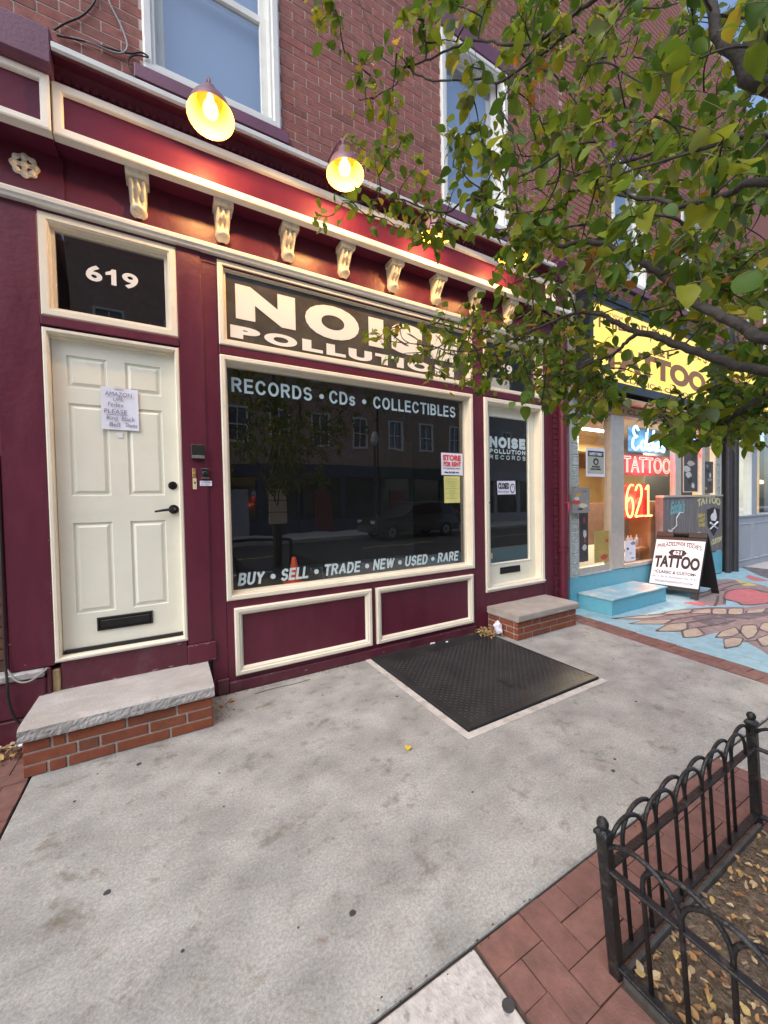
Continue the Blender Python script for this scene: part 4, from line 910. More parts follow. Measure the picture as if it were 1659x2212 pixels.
for (a, b, z0, z1) in brick_list(4.47, 9.58, 4.16, 9.55, UPW2): bm2.box(a, b, .004, .05, z0, z1, t=random.uniform(.05, 1))
stuff(bm2.build('bricks', BR2, w2))
for u in UPW2:
    q = sash_window(*u, ts, MAUVE); q.location = (-7, 0.01, 0)
T(bx('base', BLUE, ts, 4.61, 9.2, .0, .3, 0, .42, bevel=.004)); T(bx('base_lip', STEELW, ts, 4.80, 5.545, -.012, .3, .421, .44))
T(bx('corner_trim', ALU, ts, 4.60, 4.645, -.01, .1, .421, 2.80))
GB = glass_mat('glass_block', 1.5, (0.62, 0.68, 0.66), 0.22)
gb = MB(); gb.loops(4.655, 4.79, .447, .585, [(0, .07), (0, -.004), (.012, -.010), (.02, -.006)]); gb.add([(4.675, -.006, .467), (4.77, -.006, .467), (4.77, -.006, .565), (4.675, -.006, .565)], [(0, 1, 2, 3)])
GBM = mat('glass_block_face', (0.40, 0.44, 0.42), 0.12, 0.35, 26, 0.5, 30, spec=0.9)
g0 = T(gb.build('glass_block', GBM, ts)); T(bx('block_column', mat('block_mortar', (0.5, 0.5, 0.48), 0.9, .1, 12), ts, 4.646, 4.798, .0, .1, .421, 2.80))
for k in range(1, 16): copyo(g0, ts, (-7, 0, k*.146))
for k in range(16): copyo(g0, ts, (-7+4.29, 0, k*.146))
T(bx('block_column', mat('block_mortar', (0.5, 0.5, 0.48)), ts, 8.94, 9.16, .001, .1, .421, 2.82))
# header board with raised letters
T(bx('header_board', mat('tan_board', (0.34, 0.27, 0.17), 0.6, 0.12, 6), ts, 4.80, 8.94, -.02, .1, 2.66, 2.80, bevel=.003))
T(ftext('lettering', 'CUSTOM / CLASSIC \u2022 TATTOO', 4.83, 7.9, 2.69, 2.765, -.021, mat('dark_letter', (0.06, 0.05, 0.045), 0.5), ts, bold=.03, space=1.12))
T(bx('soffit', mat('soffit_wood', (0.52, 0.40, 0.22), 0.6, 0.12, 5), ts, 4.62, 9.2, -.20, .1, 2.825, 2.845))
# posts, mullions, frames
for a, b, c, d in ((5.545, 5.875, .43, 2.66),): T(bx('door_post', ALU, ts, a, b, -.008, .1, c, d, bevel=.004))
T(bx('mullion', ALU, ts, 7.40, 7.60, -.004, .08, 1.49, 2.66, bevel=.004)); T(bx('mullion', ALU, ts, 8.36, 8.47, -.004, .08, 1.49, 2.66, bevel=.004)); T(bx('mullion', ALU, ts, 8.90, 8.94, -.004, .08, 1.49, 2.66))
T(bx('window_sill', ALU, ts, 5.876, 7.0, -.02, .1, .422, .475, bevel=.004)); T(bx('panel_ledge', ALU, ts, 6.98, 9.16, -.03, .1, 1.455, 1.49, bevel=.004))
PLY = mat('grey_plywood', (0.17, 0.155, 0.155), 0.7, 0.2, 4, 0.4, 30, stretch=(6, 1, .6), blotch=(0.25, 0.24, 0.235, 0.6), bl_scale=2)
T(bx('door_frame', ALU, ts, 4.80, 4.84, .02, .08, .441, 2.66)); T(bx('door_frame', ALU, ts, 4.84, 5.545, .02, .08, 2.58, 2.66)); T(bx('door_frame', ALU, ts, 4.84, 5.545, .02, .08, .441, .52))
for xa, xb, za, zb, yy in ((4.84, 5.545, .52, 2.58, .05), (5.876, 7.40, .475, 2.66, .04), (7.60, 8.36, 1.49, 2.66, .04), (8.47, 8.90, 1.49, 2.66, .04)):
    T(MB().add([(xa, yy, za), (xb, yy, za), (xb, yy, zb), (xa, yy, zb)], [(0, 1, 2, 3)]).build('pane', GLASS_T, ts))
ply = T(bx('plywood_panel', PLY, ts, 6.98, 9.16, -.012, .1, .45, 1.453))
PT = mat('art_teal', (0.16, 0.42, 0.46), 0.6); PY = mat('art_gold', (0.5, 0.38, 0.10), 0.6, .2, 20); PW = mat('art_white', (0.7, 0.72, 0.75), 0.6); PYL = mat('art_cream', (0.6, 0.55, 0.3), 0.6)
def art(o): o.parent = ply; o.location = (0, 0, 0); return o
art(text('painted_script', 'Eddie\u2019s', (7.2, -.014, 1.17), FX, FZ, .5, .22, PT, ply, bold=.03, shear=.35, skew=.03)); art(text('painted_letters', 'TATTOO', (8.15, -.014, 1.27), FX, FZ, .92, .14, PYL, ply, bold=.05, arch=.06))
for k, s in enumerate(('SIN', 'ART', 'INK')): art(text('painted_letters', s, (8.16+.02*k, -.014, 1.09-k*.085), FX, FZ, .28, .07, PY, ply, bold=.06, shear=.1))
art(text('painted_letters', 'CUSTOM', (8.70, -.014, .56), FX, FZ, .44, .10, PYL, ply, bold=.05, shear=.3, skew=.05)); art(text('painted_letters', 'SUN', (8.16, -.014, .56), FX, FZ, .12, .28, PYL, ply, bold=.04))
art(MB().prism([(8.52, 1.22), (8.80, 1.26), (9.05, 1.22), (9.02, .92), (8.80, .72), (8.56, .92)], -.0125, -.0145, 'y').build('painted_shield', INKB, ply))
fl = [(8.70, 1.02), (8.66, 1.08), (8.70, 1.13), (8.78, 1.16), (8.84, 1.24), (8.90, 1.14), (8.92, 1.06), (8.87, 1.0)]
art(MB().prism(fl, -.0146, -.0162, 'y').build('painted_flame', PW, ply))
for a, b in (((8.64, .98), (8.94, .86)), ((8.94, .98), (8.64, .86))): art(MB().tube([(a[0], -.0165, a[1]), (b[0], -.0165, b[1])], [.02, .012], 6).build('painted_bone', PW, ply))
star = [(7.22+(.13 if k % 2 else .055)*math.cos(k*math.pi/5+.4), .86+(.11 if k % 2 else .045)*math.sin(k*math.pi/5+.4)) for k in range(10)]
art(fixn(MB().prism(star, -.0125, -.0145, 'y').build('painted_star', PW, ply))); art(MB().tube([(7.3, -.014, .93), (7.42, -.014, .99), (7.40, -.014, 1.1), (7.52, -.014, 1.2), (7.64, -.014, 1.19)], .007, 5).build('painted_swirl', PW, ply))
# lit interior: walls, shelves, counter
WARM = mat('warm_wall', (0.60, 0.41, 0.19), 0.8, 0.08, 3); WOOD = mat('warm_shelf', (0.36, 0.20, 0.08), 0.6, 0.2, 6)
T(bx('back_wall', WARM, ts, 4.7, 12.0, 4.0, 4.05, .43, 3.2)); T(bx('side_wall', WARM, ts, 12.0, 12.05, .3, 4.0, .43, 3.2)); T(bx('side_wall', WARM, ts, 4.65, 4.70, .3, 4.0, .43, 3.2))
T(bx('shop_ceiling', mat('ceiling_tile', (0.55, 0.45, 0.3), 0.8), ts, 4.65, 12.0, .11, 4.0, 2.98, 3.02)); T(bx('shop_floor', mat('shop_floor', (0.20, 0.17, 0.14), 0.6, 0.2, 6), ts, 4.65, 12.0, .11, 4.0, .40, .43))
T(bx('counter', mat('dark_counter', (0.10, 0.05, 0.035), 0.5, .2, 8), ts, 7.6, 11.0, 2.0, 2.7, .43, 1.35)); T(bx('ceiling_beam', WARM, ts, 4.7, 12, 2.6, 2.9, 2.62, 2.98))
T(bx('shelf', WOOD, ts, 5.9, 6.9, .16, .42, .62, .65)); T(bx('shelf_unit', WOOD, ts, 6.95, 7.35, .16, .5, .43, 1.4))
for a in (7.2, 9.0):
    tb = thing('fluorescent_tube', 'glowing white fluorescent tube on the tattoo shop ceiling, ' + ('nearer the door' if a < 8 else 'deeper in the shop'), 'light', (a, 1.5, 2.9))
    MB().tube([(0, 0, -.06), (1.2, 0, -.06)], .02, 10).build('tube', emis('tube_glow', (1.0, .93, .75), 9.0), tb); bx('fitting', WHITE, tb, -.03, 1.23, -.05, .05, -.035, .075)
    al_ = bpy.data.lights.new('tube_light', 'AREA'); al_.shape = 'RECTANGLE'; al_.size = 1.2; al_.size_y = .08; al_.energy = 130; al_.color = (1, .84, .58)
    ao = bpy.data.objects.new('tube_light', al_); COL.objects.link(ao); ao.parent = tb; ao.location = (.6, 0, -.09)
rnd = random.Random(5)
def poster(x0, x1, z0, z1, y, base, label, blobs=5, cols=None, frame=None):
    o = thing('poster', label, 'poster', ((x0+x1)/2, y, z0)); cx = (x0+x1)/2
    bx('sheet', base, o, x0-cx, x1-cx, -.003, .0, 0, z1-z0)
    if frame: MB().loops(x0-cx-.012, x1-cx+.012, -.012, z1-z0+.012, [(0, .0), (0, -.012), (.018, -.012), (.018, -.003)]).build('frame', frame, o)
    for k in range(blobs):
        w = (x1-x0); h = z1-z0; ax = rnd.uniform(-.28, .28)*w; az = h*(.15+.7*k/max(1, blobs-1)); rx = rnd.uniform(.1, .3)*w; rz = rnd.uniform(.04, .10)*h
        pl_ = [(ax+rx*math.cos(q*.5236)*rnd.uniform(.7, 1.1), az+rz*math.sin(q*.5236)*rnd.uniform(.7, 1.1)) for q in range(12)]
        fixn(MB().prism(pl_, -.0035-.0004*k, -.003, 'y').build('print', rnd.choice(cols), o))
    return o
PCOL = [mat('print_red', (0.45, 0.05, 0.04), 0.6), mat('print_cream', (0.6, 0.52, 0.36), 0.6), mat('print_black', (0.03, 0.03, 0.03), 0.6), mat('print_gold', (0.5, 0.3, 0.06), 0.6), mat('print_green', (0.12, 0.2, 0.08), 0.6)]
GREYP = [mat('print_pale', (0.55, 0.55, 0.53), 0.6), mat('print_mid', (0.25, 0.24, 0.24), 0.6), PCOL[2]]
DKP = mat('dark_poster', (0.045, 0.04, 0.045), 0.5); SAG = mat('sage_poster', (0.42, 0.43, 0.36), 0.6)
mk = poster(5.03, 5.47, 1.77, 2.17, .04, PAPER, 'masks required poster taped in the tattoo shop doorway', 0)
bx('print', SAG, mk, -.19, .19, -.0045, -.003, .04, .36)
bx('print', PCOL[2], mk, -.18, .18, -.006, -.0045, .28, .355); text('lettering', 'SAFETY FIRST', (-.15, -.0065, .295), FX, FZ, .3, .04, PAPER, mk, bold=.03)
MB().prism([(.065*math.cos(i*.4), .21+.05*math.sin(i*.4)) for i in range(16)], -.006, -.0045, 'y').build('print', PCOL[2], mk); MB().prism([(.03*math.cos(i*.4), .205+.026*math.sin(i*.4)) for i in range(16)], -.007, -.006, 'y').build('print', SAG, mk)
text('lettering', 'MASKS', (-.09, -.005, .125), FX, FZ, .18, .028, PCOL[2], mk, bold=.04); text('lettering', 'REQUIRED', (-.12, -.005, .088), FX, FZ, .24, .028, PCOL[2], mk, bold=.04)
poster(5.20, 5.60, .56, 1.0, .035, mat('gold_poster', (0.40, 0.30, 0.08), 0.6), 'gold poster low in the tattoo shop doorway', 5, PCOL)
poster(4.86, 5.06, .60, 1.27, .036, DKP, 'dark flash poster at the left edge of the tattoo shop door', 6, PCOL[:2]+GREYP)
poster(5.96, 6.24, .50, .82, .03, PAPER, 'white printed flyer low in the neon window', 4, GREYP)
poster(7.74, 8.26, 1.55, 2.24, .03, DKP, 'dark framed poster under the open neon sign', 6, GREYP+[SAG], ALU)
poster(8.50, 8.88, 1.52, 2.10, .03, DKP, 'black and white skull poster in the narrow window by the glass blocks', 6, GREYP+[PCOL[3]])
poster(4.55, 4.92, 1.28, 1.61, -.075, GREYP[1], 'sticker covered flyer holder fixed over the glass block column', 6, GREYP+PCOL)
for k, (a, c, w_, h_) in enumerate(((8.0, 1.9, .5, .65), (8.8, 1.9, .5, .65), (9.6, 1.85, .6, .6), (7.1, 1.9, .6, .6))):
    poster(a, a+w_, c, c+h_, 3.98, mat('flash_sheet', (0.62, 0.52, 0.36), 0.6), ('tattoo flash sheet on the back wall, ' + ('second from the right', 'rightmost but one', 'rightmost of the row', 'leftmost of the row')[k]), 6, PCOL)
for k in range(10):
    a = 6.6+(k % 5)*.62; c = 2.05+.42*(k//5)
    q = poster(a, a+.34, c, c+.30, 3.975, PAPER if k % 2 else mat('flash_sheet', (0.62, 0.52, 0.36)), 'small framed flash print on the back wall, %s row, %s from the left' % (('lower', 'upper')[k//5], ('first', 'second', 'third', 'fourth', 'fifth')[k % 5]), 4, PCOL, SIGNF if 'SIGNF' in globals() else BLACK)
    q['group'] = 'framed flash prints on the back wall'
REDBOX = mat('red_box', (0.5, 0.07, 0.04), 0.5, .15, 6)
for k, (a, b, c, d, e) in enumerate(((5.5, 5.95, 1.28, 1.62, 1.2), (5.55, 5.95, .95, 1.26, 1.2), (5.6, 6.05, .62, .94, 1.2), (5.98, 6.3, 1.0, 1.4, 1.3), (6.1, 6.5, .6, .98, 1.3))):
    bo = bx('display_box', (REDBOX, mat('orange_box', (0.6, 0.2, 0.05), 0.5))[k % 2], None, a, b, e, e+.3, c if k not in (2, 4) else .43, d, bevel=.006)
    tag(bo, 'stacked ' + ('red', 'orange')[k % 2] + ' display box in the doorway, ' + ('top of the left stack', 'middle of the left stack', 'bottom of the left stack', 'top of the right stack', 'bottom of the right stack')[k], 'box')
for k in range(7):
    x = 5.98+k*.13; bt = MB().lathe([(.0, 0), (.03, 0), (.032, .1), (.028, .15), (.01, .17), (.012, .2), (.0, .2)], 12, Matrix.Translation((x, .28+.02*(k % 2), .651)))
    tag(bt.build('trophy_figure', (STEELW, mat('pale_ceramic', (0.6, 0.55, 0.5), 0.4))[k % 2], smooth=True), 'small ' + ('silver', 'pale ceramic')[k % 2] + ' figurine on the neon window shelf, number %s from the door post' % ('one','two','three','four','five','six','seven')[k], 'figurine', 'figurines under the neon numbers')
# neon signs
def neon_light(parent, loc, col, e, size=.15):
    l = bpy.data.lights.new('neon_glow', 'POINT'); l.energy = e; l.color = col; l.shadow_soft_size = size
    o = bpy.data.objects.new('neon_glow', l); COL.objects.link(o); o.parent = parent; o.location = loc
NR = emis('neon_red', (1.0, .17, .14), 5.5); NO = emis('neon_orange', (1.0, .30, .07), 5.0); NB = emis('neon_blue', (.25, .66, 1.0), 4.5); NV = emis('neon_violet', (.22, .2, 1.0), 4.0)
REDAC = mat('red_acrylic', (0.24, 0.006, 0.014), 0.3, .05, 4)
n1 = thing('neon_numbers', 'tall orange neon house number 621 in the tattoo shop window', 'neon sign', (6.47, .09, 1.155))
def stk(P, r=.013, m=NO, par=None): MB().tube(curve_pts([(a, 0, b) for a, b in P], 5), r, 8).build('neon_tube', m, par, smooth=True)
stk([(-.17, .50), (-.25, .50), (-.33, .40), (-.36, .24), (-.34, .08), (-.27, .01), (-.20, .05), (-.17, .17), (-.20, .28), (-.26, .31), (-.33, .25)], par=n1)
stk([(-.10, .42), (-.05, .50), (.03, .50), (.07, .42), (.05, .30), (-.05, .12), (-.10, .02), (.0, .02), (.11, .02)], par=n1)
stk([(.19, .44), (.26, .50), (.265, .40), (.265, .2), (.265, .02)], par=n1); stk([(.17, .015), (.26, .015), (.37, .015)], par=n1)
bx('backing', REDAC, n1, -.42, .40, .05, .056, -.03, .53); neon_light(n1, (0, -.02, .25), (1, .12, .06), 14.0)
n2 = thing('neon_word', 'red outlined neon tattoo lettering above the neon numbers', 'neon sign', (6.74, .09, 1.855))
text('neon_tube', 'TATTOO', (-.70, 0, 0), FX, FZ, 1.40, .25, NR, n2, outline=.012, space=1.05, skew=.0); bx('backing', REDAC, n2, -.75, .75, .05, .056, -.04, .29); neon_light(n2, (0, -.02, .12), (1, .05, .06), 12.0)
n3 = thing('neon_script', 'pale blue neon name in script above the red neon word', 'neon sign', (6.75, .09, 2.215))
for P in ([(-.30, .30), (-.37, .36), (-.44, .30), (-.40, .22), (-.34, .20), (-.44, .16), (-.46, .05), (-.37, .0), (-.27, .06)], [(-.10, .12), (-.18, .14), (-.22, .06), (-.16, .0), (-.09, .08), (-.03, .34), (-.08, .1), (-.04, .01)], [(.09, .12), (.02, .14), (-.01, .06), (.04, .0), (.11, .08), (.16, .33), (.11, .1), (.14, .01)], [(.20, .13), (.19, .03), (.23, .0)], [(.26, .06), (.33, .08), (.34, .14), (.29, .15), (.26, .08), (.29, .01), (.37, .03)], [(.38, .24), (.40, .18)], [(.48, .13), (.43, .13), (.43, .08), (.48, .06), (.47, .0), (.41, .01)]): stk(P, .015, NB, n3)
neon_light(n3, (0, -.02, .15), (.3, .65, 1), 2.5)
bx('backing', mat('clear_backing', (0.06, 0.10, 0.16), 0.3), n3, -.5, .5, .05, .056, -.03, .36)
n4 = thing('neon_open_sign', 'small red neon open sign under a blue arc in the next window', 'neon sign', (8.13, .09, 2.24))
text('neon_tube', 'OPEN', (-.26, 0, 0), FX, FZ, .5, .17, NR, n4, outline=.012); stk([(-.28, .20), (-.15, .26), (.0, .28), (.15, .26), (.28, .2)], .014, NV, n4); bx('backing', REDAC, n4, -.30, .30, .05, .056, -.04, .2); neon_light(n4, (0, -.02, .1), (1, .05, .06), 6.0)
# lit yellow sign boxes
SIGNF = mat('sign_frame_black', (0.02, 0.023, 0.03), 0.4, .1, 8)
def light_sign_face():
    m = bpy.data.materials.new('backlit_yellow'); m.use_nodes = True; t = m.node_tree; t.nodes.remove(t.nodes['Principled BSDF'])
    e = nd(t, 'ShaderNodeEmission'); g_ = nd(t, 'ShaderNodeNewGeometry'); mp = nd(t, 'ShaderNodeMapping'); mp.inputs['Scale'].default_value = (.9, .1, 1.0); n_ = nd(t, 'ShaderNodeTexNoise'); n_.inputs['Scale'].default_value = 1.6; n_.inputs['Detail'].default_value = 1
    t.links.new(g_.outputs['Position'], mp.inputs[0]); t.links.new(mp.outputs[0], n_.inputs['Vector'])
    r_ = nd(t, 'ShaderNodeValToRGB'); r_.color_ramp.elements[0].position = .3; r_.color_ramp.elements[0].color = (.82, .60, .22, 1); r_.color_ramp.elements[1].position = .7; r_.color_ramp.elements[1].color = (1.0, .74, .14, 1)
    t.links.new(n_.outputs['Fac'], r_.inputs[0]); t.links.new(r_.outputs[0], e.inputs[0]); e.inputs[1].default_value = .85; t.links.new(e.outputs[0], t.nodes['Material Output'].inputs['Surface']); return m
YS = light_sign_face(); SL = mat('sign_letter_brown', (0.17, 0.09, 0.05), 0.6, .1, 5, emit=(.30, .13, .05), estr=.25)
def light_box(x0, x1, z0, z1, label, words):
    t = thing('light_box_sign', label, 'sign', ((x0+x1)/2, -.1, z0)); cx = (x0+x1)/2; W = x1-x0; H = z1-z0
    bx('cabinet', SIGNF, t, -W/2, W/2, -.08, .095, 0, H); MB().loops(-W/2, W/2, 0, H, [(0, -.08), (0, -.105), (.07, -.105), (.075, -.083)]).build('sign_frame', SIGNF, t)
    bx('sign_face', YS, t, -W/2+.075, W/2-.075, -.084, -.081, .085, H-.075)
    for k in range(3): bx('top_ridge', SIGNF, t, -W/2, W/2, -.12+.012*k, .09, H+.002+k*.035, H+.03+k*.035)
    bx('bottom_rail', SIGNF, t, -W/2, W/2, -.115, .09, -.045, -.002)
    for s, a, b, c, d, ar, bo in words: text('lettering', s, (-W/2+W*a, -.086, H*c), FX, FZ, W*(b-a), H*(d-c), SL, t, bold=bo, arch=ar)
    return t
light_box(4.755, 8.25, 2.96, 4.07, 'large lit yellow tattoo sign box in a black frame above the shop door', [('PHILADELPHIA EDDIE\u2019S', .06, .94, .66, .80, .10, .02), ('621', .44, .58, .55, .66, .0, .05), ('TATTOO', .07, .93, .20, .50, .03, .06), ('CLASSIC & CUSTOM', .22, .80, .09, .155, .0, .02), ('the original', .05, .22, .84, .89, 0, .0)])
light_box(8.72, 11.4, 2.96, 4.07, 'smaller lit yellow sign box at the right edge behind the branches', [('TATTOO', .1, .9, .25, .6, .0, .06)])
T(bx('sign_pier', SIGNF, ts, 8.26, 8.71, -.15, .0, 2.6, 4.2))
# blue painted step
bs = thing('painted_step', 'low turquoise painted wooden step with worn top at the tattoo shop door', 'step', (5.43, -.23, 0))
bx('step_box', BLUE, bs, -.66, .66, -.225, .226, 0, .185, bevel=.006); bx('step_tread', mat('worn_turquoise', (0.22, 0.46, 0.54), 0.6, 0.1, 5, 0.3, 60, blotch=(0.55, 0.52, 0.50, 1.0), bl_scale=1.9, bl_lo=.45, bl_hi=.56), bs, -.67, .67, -.24, .226, .1855, .21, bevel=.005)
# pavement A-frame sign
af = thing('sandwich_board', 'black sandwich board with white printed tattoo sheet on the mural pavement', 'sign board', (6.78, -.36, 0))
wv = Vector((0.13, -.985, 0)).normalized()      # across the board
def slabq(name, m, P, th, nrm, par): 
    a = [Vector(p) for p in P]; b = [p+nrm*th for p in a]; return fixn(MB().add(a+b, [(0, 1, 2, 3), (7, 6, 5, 4), (0, 4, 5, 1), (1, 5, 6, 2), (2, 6, 7, 3), (3, 7, 4, 0)]).build(name, m, par, bevel=.006))
top = Vector((-.02, 0, .93)); foot = Vector((-.34, 0, 0.0)); upv = (top-foot).normalized(); nF = wv.cross(upv).normalized(); nF = nF if nF.x < 0 else -nF
hw = .315
def FP(a, s): return foot+upv*s+wv*a
Ls = (top-foot).length
slabq('front_panel', BLACKP, [FP(-hw, .09), FP(hw, .09), FP(hw, Ls-.08), FP(-hw, Ls-.08)], -.025, nF, af)
for a in (-hw, hw-.09): slabq('leg', BLACKP, [FP(a, 0), FP(a+.09, 0), FP(a+.09, .092), FP(a, .092)], -.025, nF, af)
for a in (-hw, -.09, .09, ): 
    b = (-.09 if a == -hw else (.09 if a == -.09 else hw))
    if a == -.09: slabq('handle', BLACKP, [FP(a, Ls-.03), FP(b, Ls-.03), FP(b, Ls+.0), FP(a, Ls+.0)], -.025, nF, af)
    else: slabq('top_rail', BLACKP, [FP(a, Ls-.08), FP(b, Ls-.08), FP(b, Ls), FP(a, Ls)], -.025, nF, af)
foot2 = Vector((.36, 0, 0)); top2 = Vector((.0, 0, .93)); up2 = (top2-foot2).normalized(); n2_ = wv.cross(up2).normalized(); n2_ = n2_ if n2_.x > 0 else -n2_
def BP(a, s): return foot2+up2*s+wv*a
slabq('back_panel', BLACKP, [BP(-hw, .09), BP(hw, .09), BP(hw, Ls-.02), BP(-hw, Ls-.02)], -.025, n2_, af)
for a in (-hw, hw-.09): slabq('leg', BLACKP, [BP(a, 0), BP(a+.09, 0), BP(a+.09, .092), BP(a, .092)], -.025, n2_, af)
BW = mat('board_white', (0.80, 0.80, 0.82), 0.45, .03, 3)
slabq('printed_sheet', BW, [FP(-hw+.012, .155), FP(hw-.012, .155), FP(hw-.012, Ls-.13), FP(-hw+.012, Ls-.13)], .004, nF, af)
H_ = Ls-.13-.155; W_ = 2*hw-.024; o0 = FP(-hw+.012, .155)+nF*.0045
MARD = mat('board_black_print', (0.02, 0.01, 0.015), 0.5)
for s, a, b, c, d, ar, bo, m_ in (('PHILADELPHIA EDDIE\u2019S', .05, .95, .80, .89, .05, .015, MARD), ('TATTOO', .04, .96, .36, .63, .02, .05, MARD), ('\u2022CLASSIC & CUSTOM\u2022', .08, .92, .25, .315, .0, .02, MARD), ('621 S. 4th St. Philadelphia, PA 19147', .05, .95, .15, .20, .0, .0, INK), ('PHILADELPHIAEDDIESTATTOO.COM', .12, .88, .06, .10, .0, .01, INK)):
    text('lettering', s, o0+wv*(W_*a)+upv*(H_*c), wv, upv, W_*(b-a), H_*(d-c), m_, af, bold=bo, arch=ar, thick=.001)
hexp = [(.30, .72), (.36, .785), (.62, .785), (.68, .72), (.62, .655), (.36, .655)]
mb = MB(); mb.add([o0+wv*(W_*a)+upv*(H_*b)+nF*.0008 for a, b in hexp], [tuple(range(6))]); mb.build('number_plate', MARD, af)
text('lettering', '621', o0+wv*(W_*.40)+upv*(H_*.675)+nF*.001, wv, upv, W_*.18, H_*.09, BW, af, bold=.05, thick=.0006)
for yy in (.93, ): 
    mb = MB(); mb.add([o0+wv*(W_*a)+upv*(H_*b) + nF*.0008 for a, b in ((.2, .945), (.8, .945), (.8, .955), (.2, .955))], [(0, 1, 2, 3)]); mb.build('rule_line', MARD, af)

# ================================================================== GREY SHOP FURTHER RIGHT
gs = thing('grey_shop', 'pale blue grey painted shop front at the right edge past the dark pipes', 'building', (11.5, 0, 0))
def GL_(o): o.location = (-11.5, 0, 0); return o
GRP = mat('blue_grey_paint', (0.30, 0.34, 0.40), 0.5, .08, 4)
for b in ((9.68, 9.94, .03, 1.06, 2.9), (10.67, 10.95, 0, 1.06, 2.9), (12.3, 12.6, 0, 1.06, 2.9), (14.2, 14.5, 0, 1.06, 2.9)): GL_(bx('pilaster', GRP, gs, b[0], b[1], .02, .3, b[3]-.0, 2.95, bevel=.006))
GL_(bx('bulkhead', GRP, gs, 9.68, 20, .02, .3, .0, 1.02, bevel=.006)); GL_(bx('window_sill', GRP, gs, 9.68, 20, -.01, .3, 1.021, 1.06, bevel=.006))
for a in (9.72, 10.72, 11.75, 12.8): GL_(MB().loops(a, a+.92, .12, .9, [(0, .02), (0, .01), (.02, .005), (.04, .019)]).build('panel_moulding', GRP, gs))
for a, b in ((9.94, 10.67), (10.95, 12.3), (12.6, 14.2)): GL_(MB().add([(a, .09, 1.06), (b, .09, 1.06), (b, .09, 2.9), (a, .09, 2.9)], [(0, 1, 2, 3)]).build('pane', GLASS, gs))
GL_(bx('interior', mat('dim_interior', (0.035, 0.034, 0.033)), gs, 9.7, 20, 1.6, 1.65, 0, 3)); GL_(bx('fascia', SIGNF, gs, 9.62, 20, -.05, .3, 2.951, 3.6))
GL_(bx('wall', BR2, gs, 9.62, 20, .03, .3, 3.601, 9.2))
for a in (10.4, 12.2, 14.0): q = sash_window(a, a+.95, 4.5, 6.2, gs, GRP); q.location = (-11.5, .03, 0)
lt = thing('wall_lantern', 'small glowing lamp inside the grey shop window', 'lamp', (12.75, .5, 1.74)); MB().lathe([(.0, .1), (.05, .09), (.075, .05), (.06, .0), (.0, 0)], 14).build('lamp_globe', emis('lantern_glow', (1, .62, .35), 2.5), lt); MB().tube([(0, 0, .1), (0, 0, 1.3)], .006, 6).build('cord', BLACK, lt)
DKPIPE = mat('dark_pipe', (0.035, 0.035, 0.04), 0.5, .2, 8)
for k, (x, y, r) in enumerate(((9.27, -.06, .05), (9.42, -.04, .04), (9.55, -.07, .06))):
    tag(MB().tube([(x, y, 0), (x, y, 4.6)], r, 14).build('drain_pipe', DKPIPE), 'dark vertical pipe right of the plywood panel, ' + ('leftmost', 'middle', 'rightmost')[k] + ' of three', 'pipe', 'dark pipes beside the plywood panel')
T(bx('pier', mat('dark_pier', (0.06, 0.055, 0.055), .8, .2, 8), ts, 9.201, 9.615, .03, .3, 0, 4.5))

# ================================================================== TREE PIT
SOIL = mat('pit_soil', (0.135, 0.10, 0.068), 0.95, 0.6, 40, 3.0, 75, blotch=(0.10, 0.07, 0.05, 0.85), bl_scale=24, bl_lo=.48, bl_hi=.60)
sv = MB(); NX, NY = 30, 52; vs = []
for j in range(NY+1):
    for i in range(NX+1):
        x = 1.185+1.06*i/NX; y = -2.565-1.85*j/NY
        z = -.002+.012*mnoise.noise(Vector((x*9, y*9, 2)))+.008*mnoise.noise(Vector((x*30, y*30, 5)))+.03*math.exp(-((x-1.7)**2+(y+3.5)**2)/.1)
        vs.append((x, y, z))
sv.add(vs, [(j*(NX+1)+i, (j+1)*(NX+1)+i, (j+1)*(NX+1)+i+1, j*(NX+1)+i+1) for j in range(NY) for i in range(NX)])
soil = struct(sv.build('tree_pit_soil', SOIL, None, smooth=True))
struct(bx('pit_edging', mat('edging_metal', (0.07, 0.066, 0.06), .8, .35, 20, .6, 60), None, 1.170, 1.183, -4.42, -2.548, -.06, .018))
struct(bx('pit_edging_front', mat('edging_metal', (0.07, 0.066, 0.06)), None, 1.186, 2.245, -2.562, -2.548, -.06, .016))

# ================================================================== FENCE
fence = thing('tree_pit_fence', 'low black iron hooped fence round the tree pit at the lower right', 'fence', (1.166, -2.54, 0))
LEAN = -.14
def lean(p): return (p[0]+LEAN*p[2], p[1], p[2])
def post(x, y):
    h = .47; s = .017; mb = MB()
    ring = [(-s, -s), (s, -s), (s, s), (-s, s)]
    vs = [lean((x+a, y+b, z)) for z in (-.05, h) for a, b in ring]
    mb.add(vs, [(0, 3, 2, 1), (4, 5, 6, 7), (0, 1, 5, 4), (1, 2, 6, 5), (2, 3, 7, 6), (3, 0, 4, 7)])
    vs = [lean((x+a*k, y+b*k, z)) for z, k in ((h, 1.25), (h+.012, 1.25), (h+.026, .45)) for a, b in ring]
    mb.add(vs, [(0, 3, 2, 1), (0, 1, 5, 4), (1, 2, 6, 5), (2, 3, 7, 6), (3, 0, 4, 7), (4, 5, 9, 8), (5, 6, 10, 9), (6, 7, 11, 10), (7, 4, 8, 11)])
    q = mb.build('post', FENCEM, fence, bevel=.003); q.location = (-1.166, 2.54, 0)
    tx = lean((x, y, h+.038)); b = MB().lathe([(.0, -.019), (.011, -.015), (.0165, -.006), (.0165, .004), (.012, .013), (.0, .019)], 14, Matrix.Translation(tx)).build('finial', FENCEM, q, smooth=True)
    return q
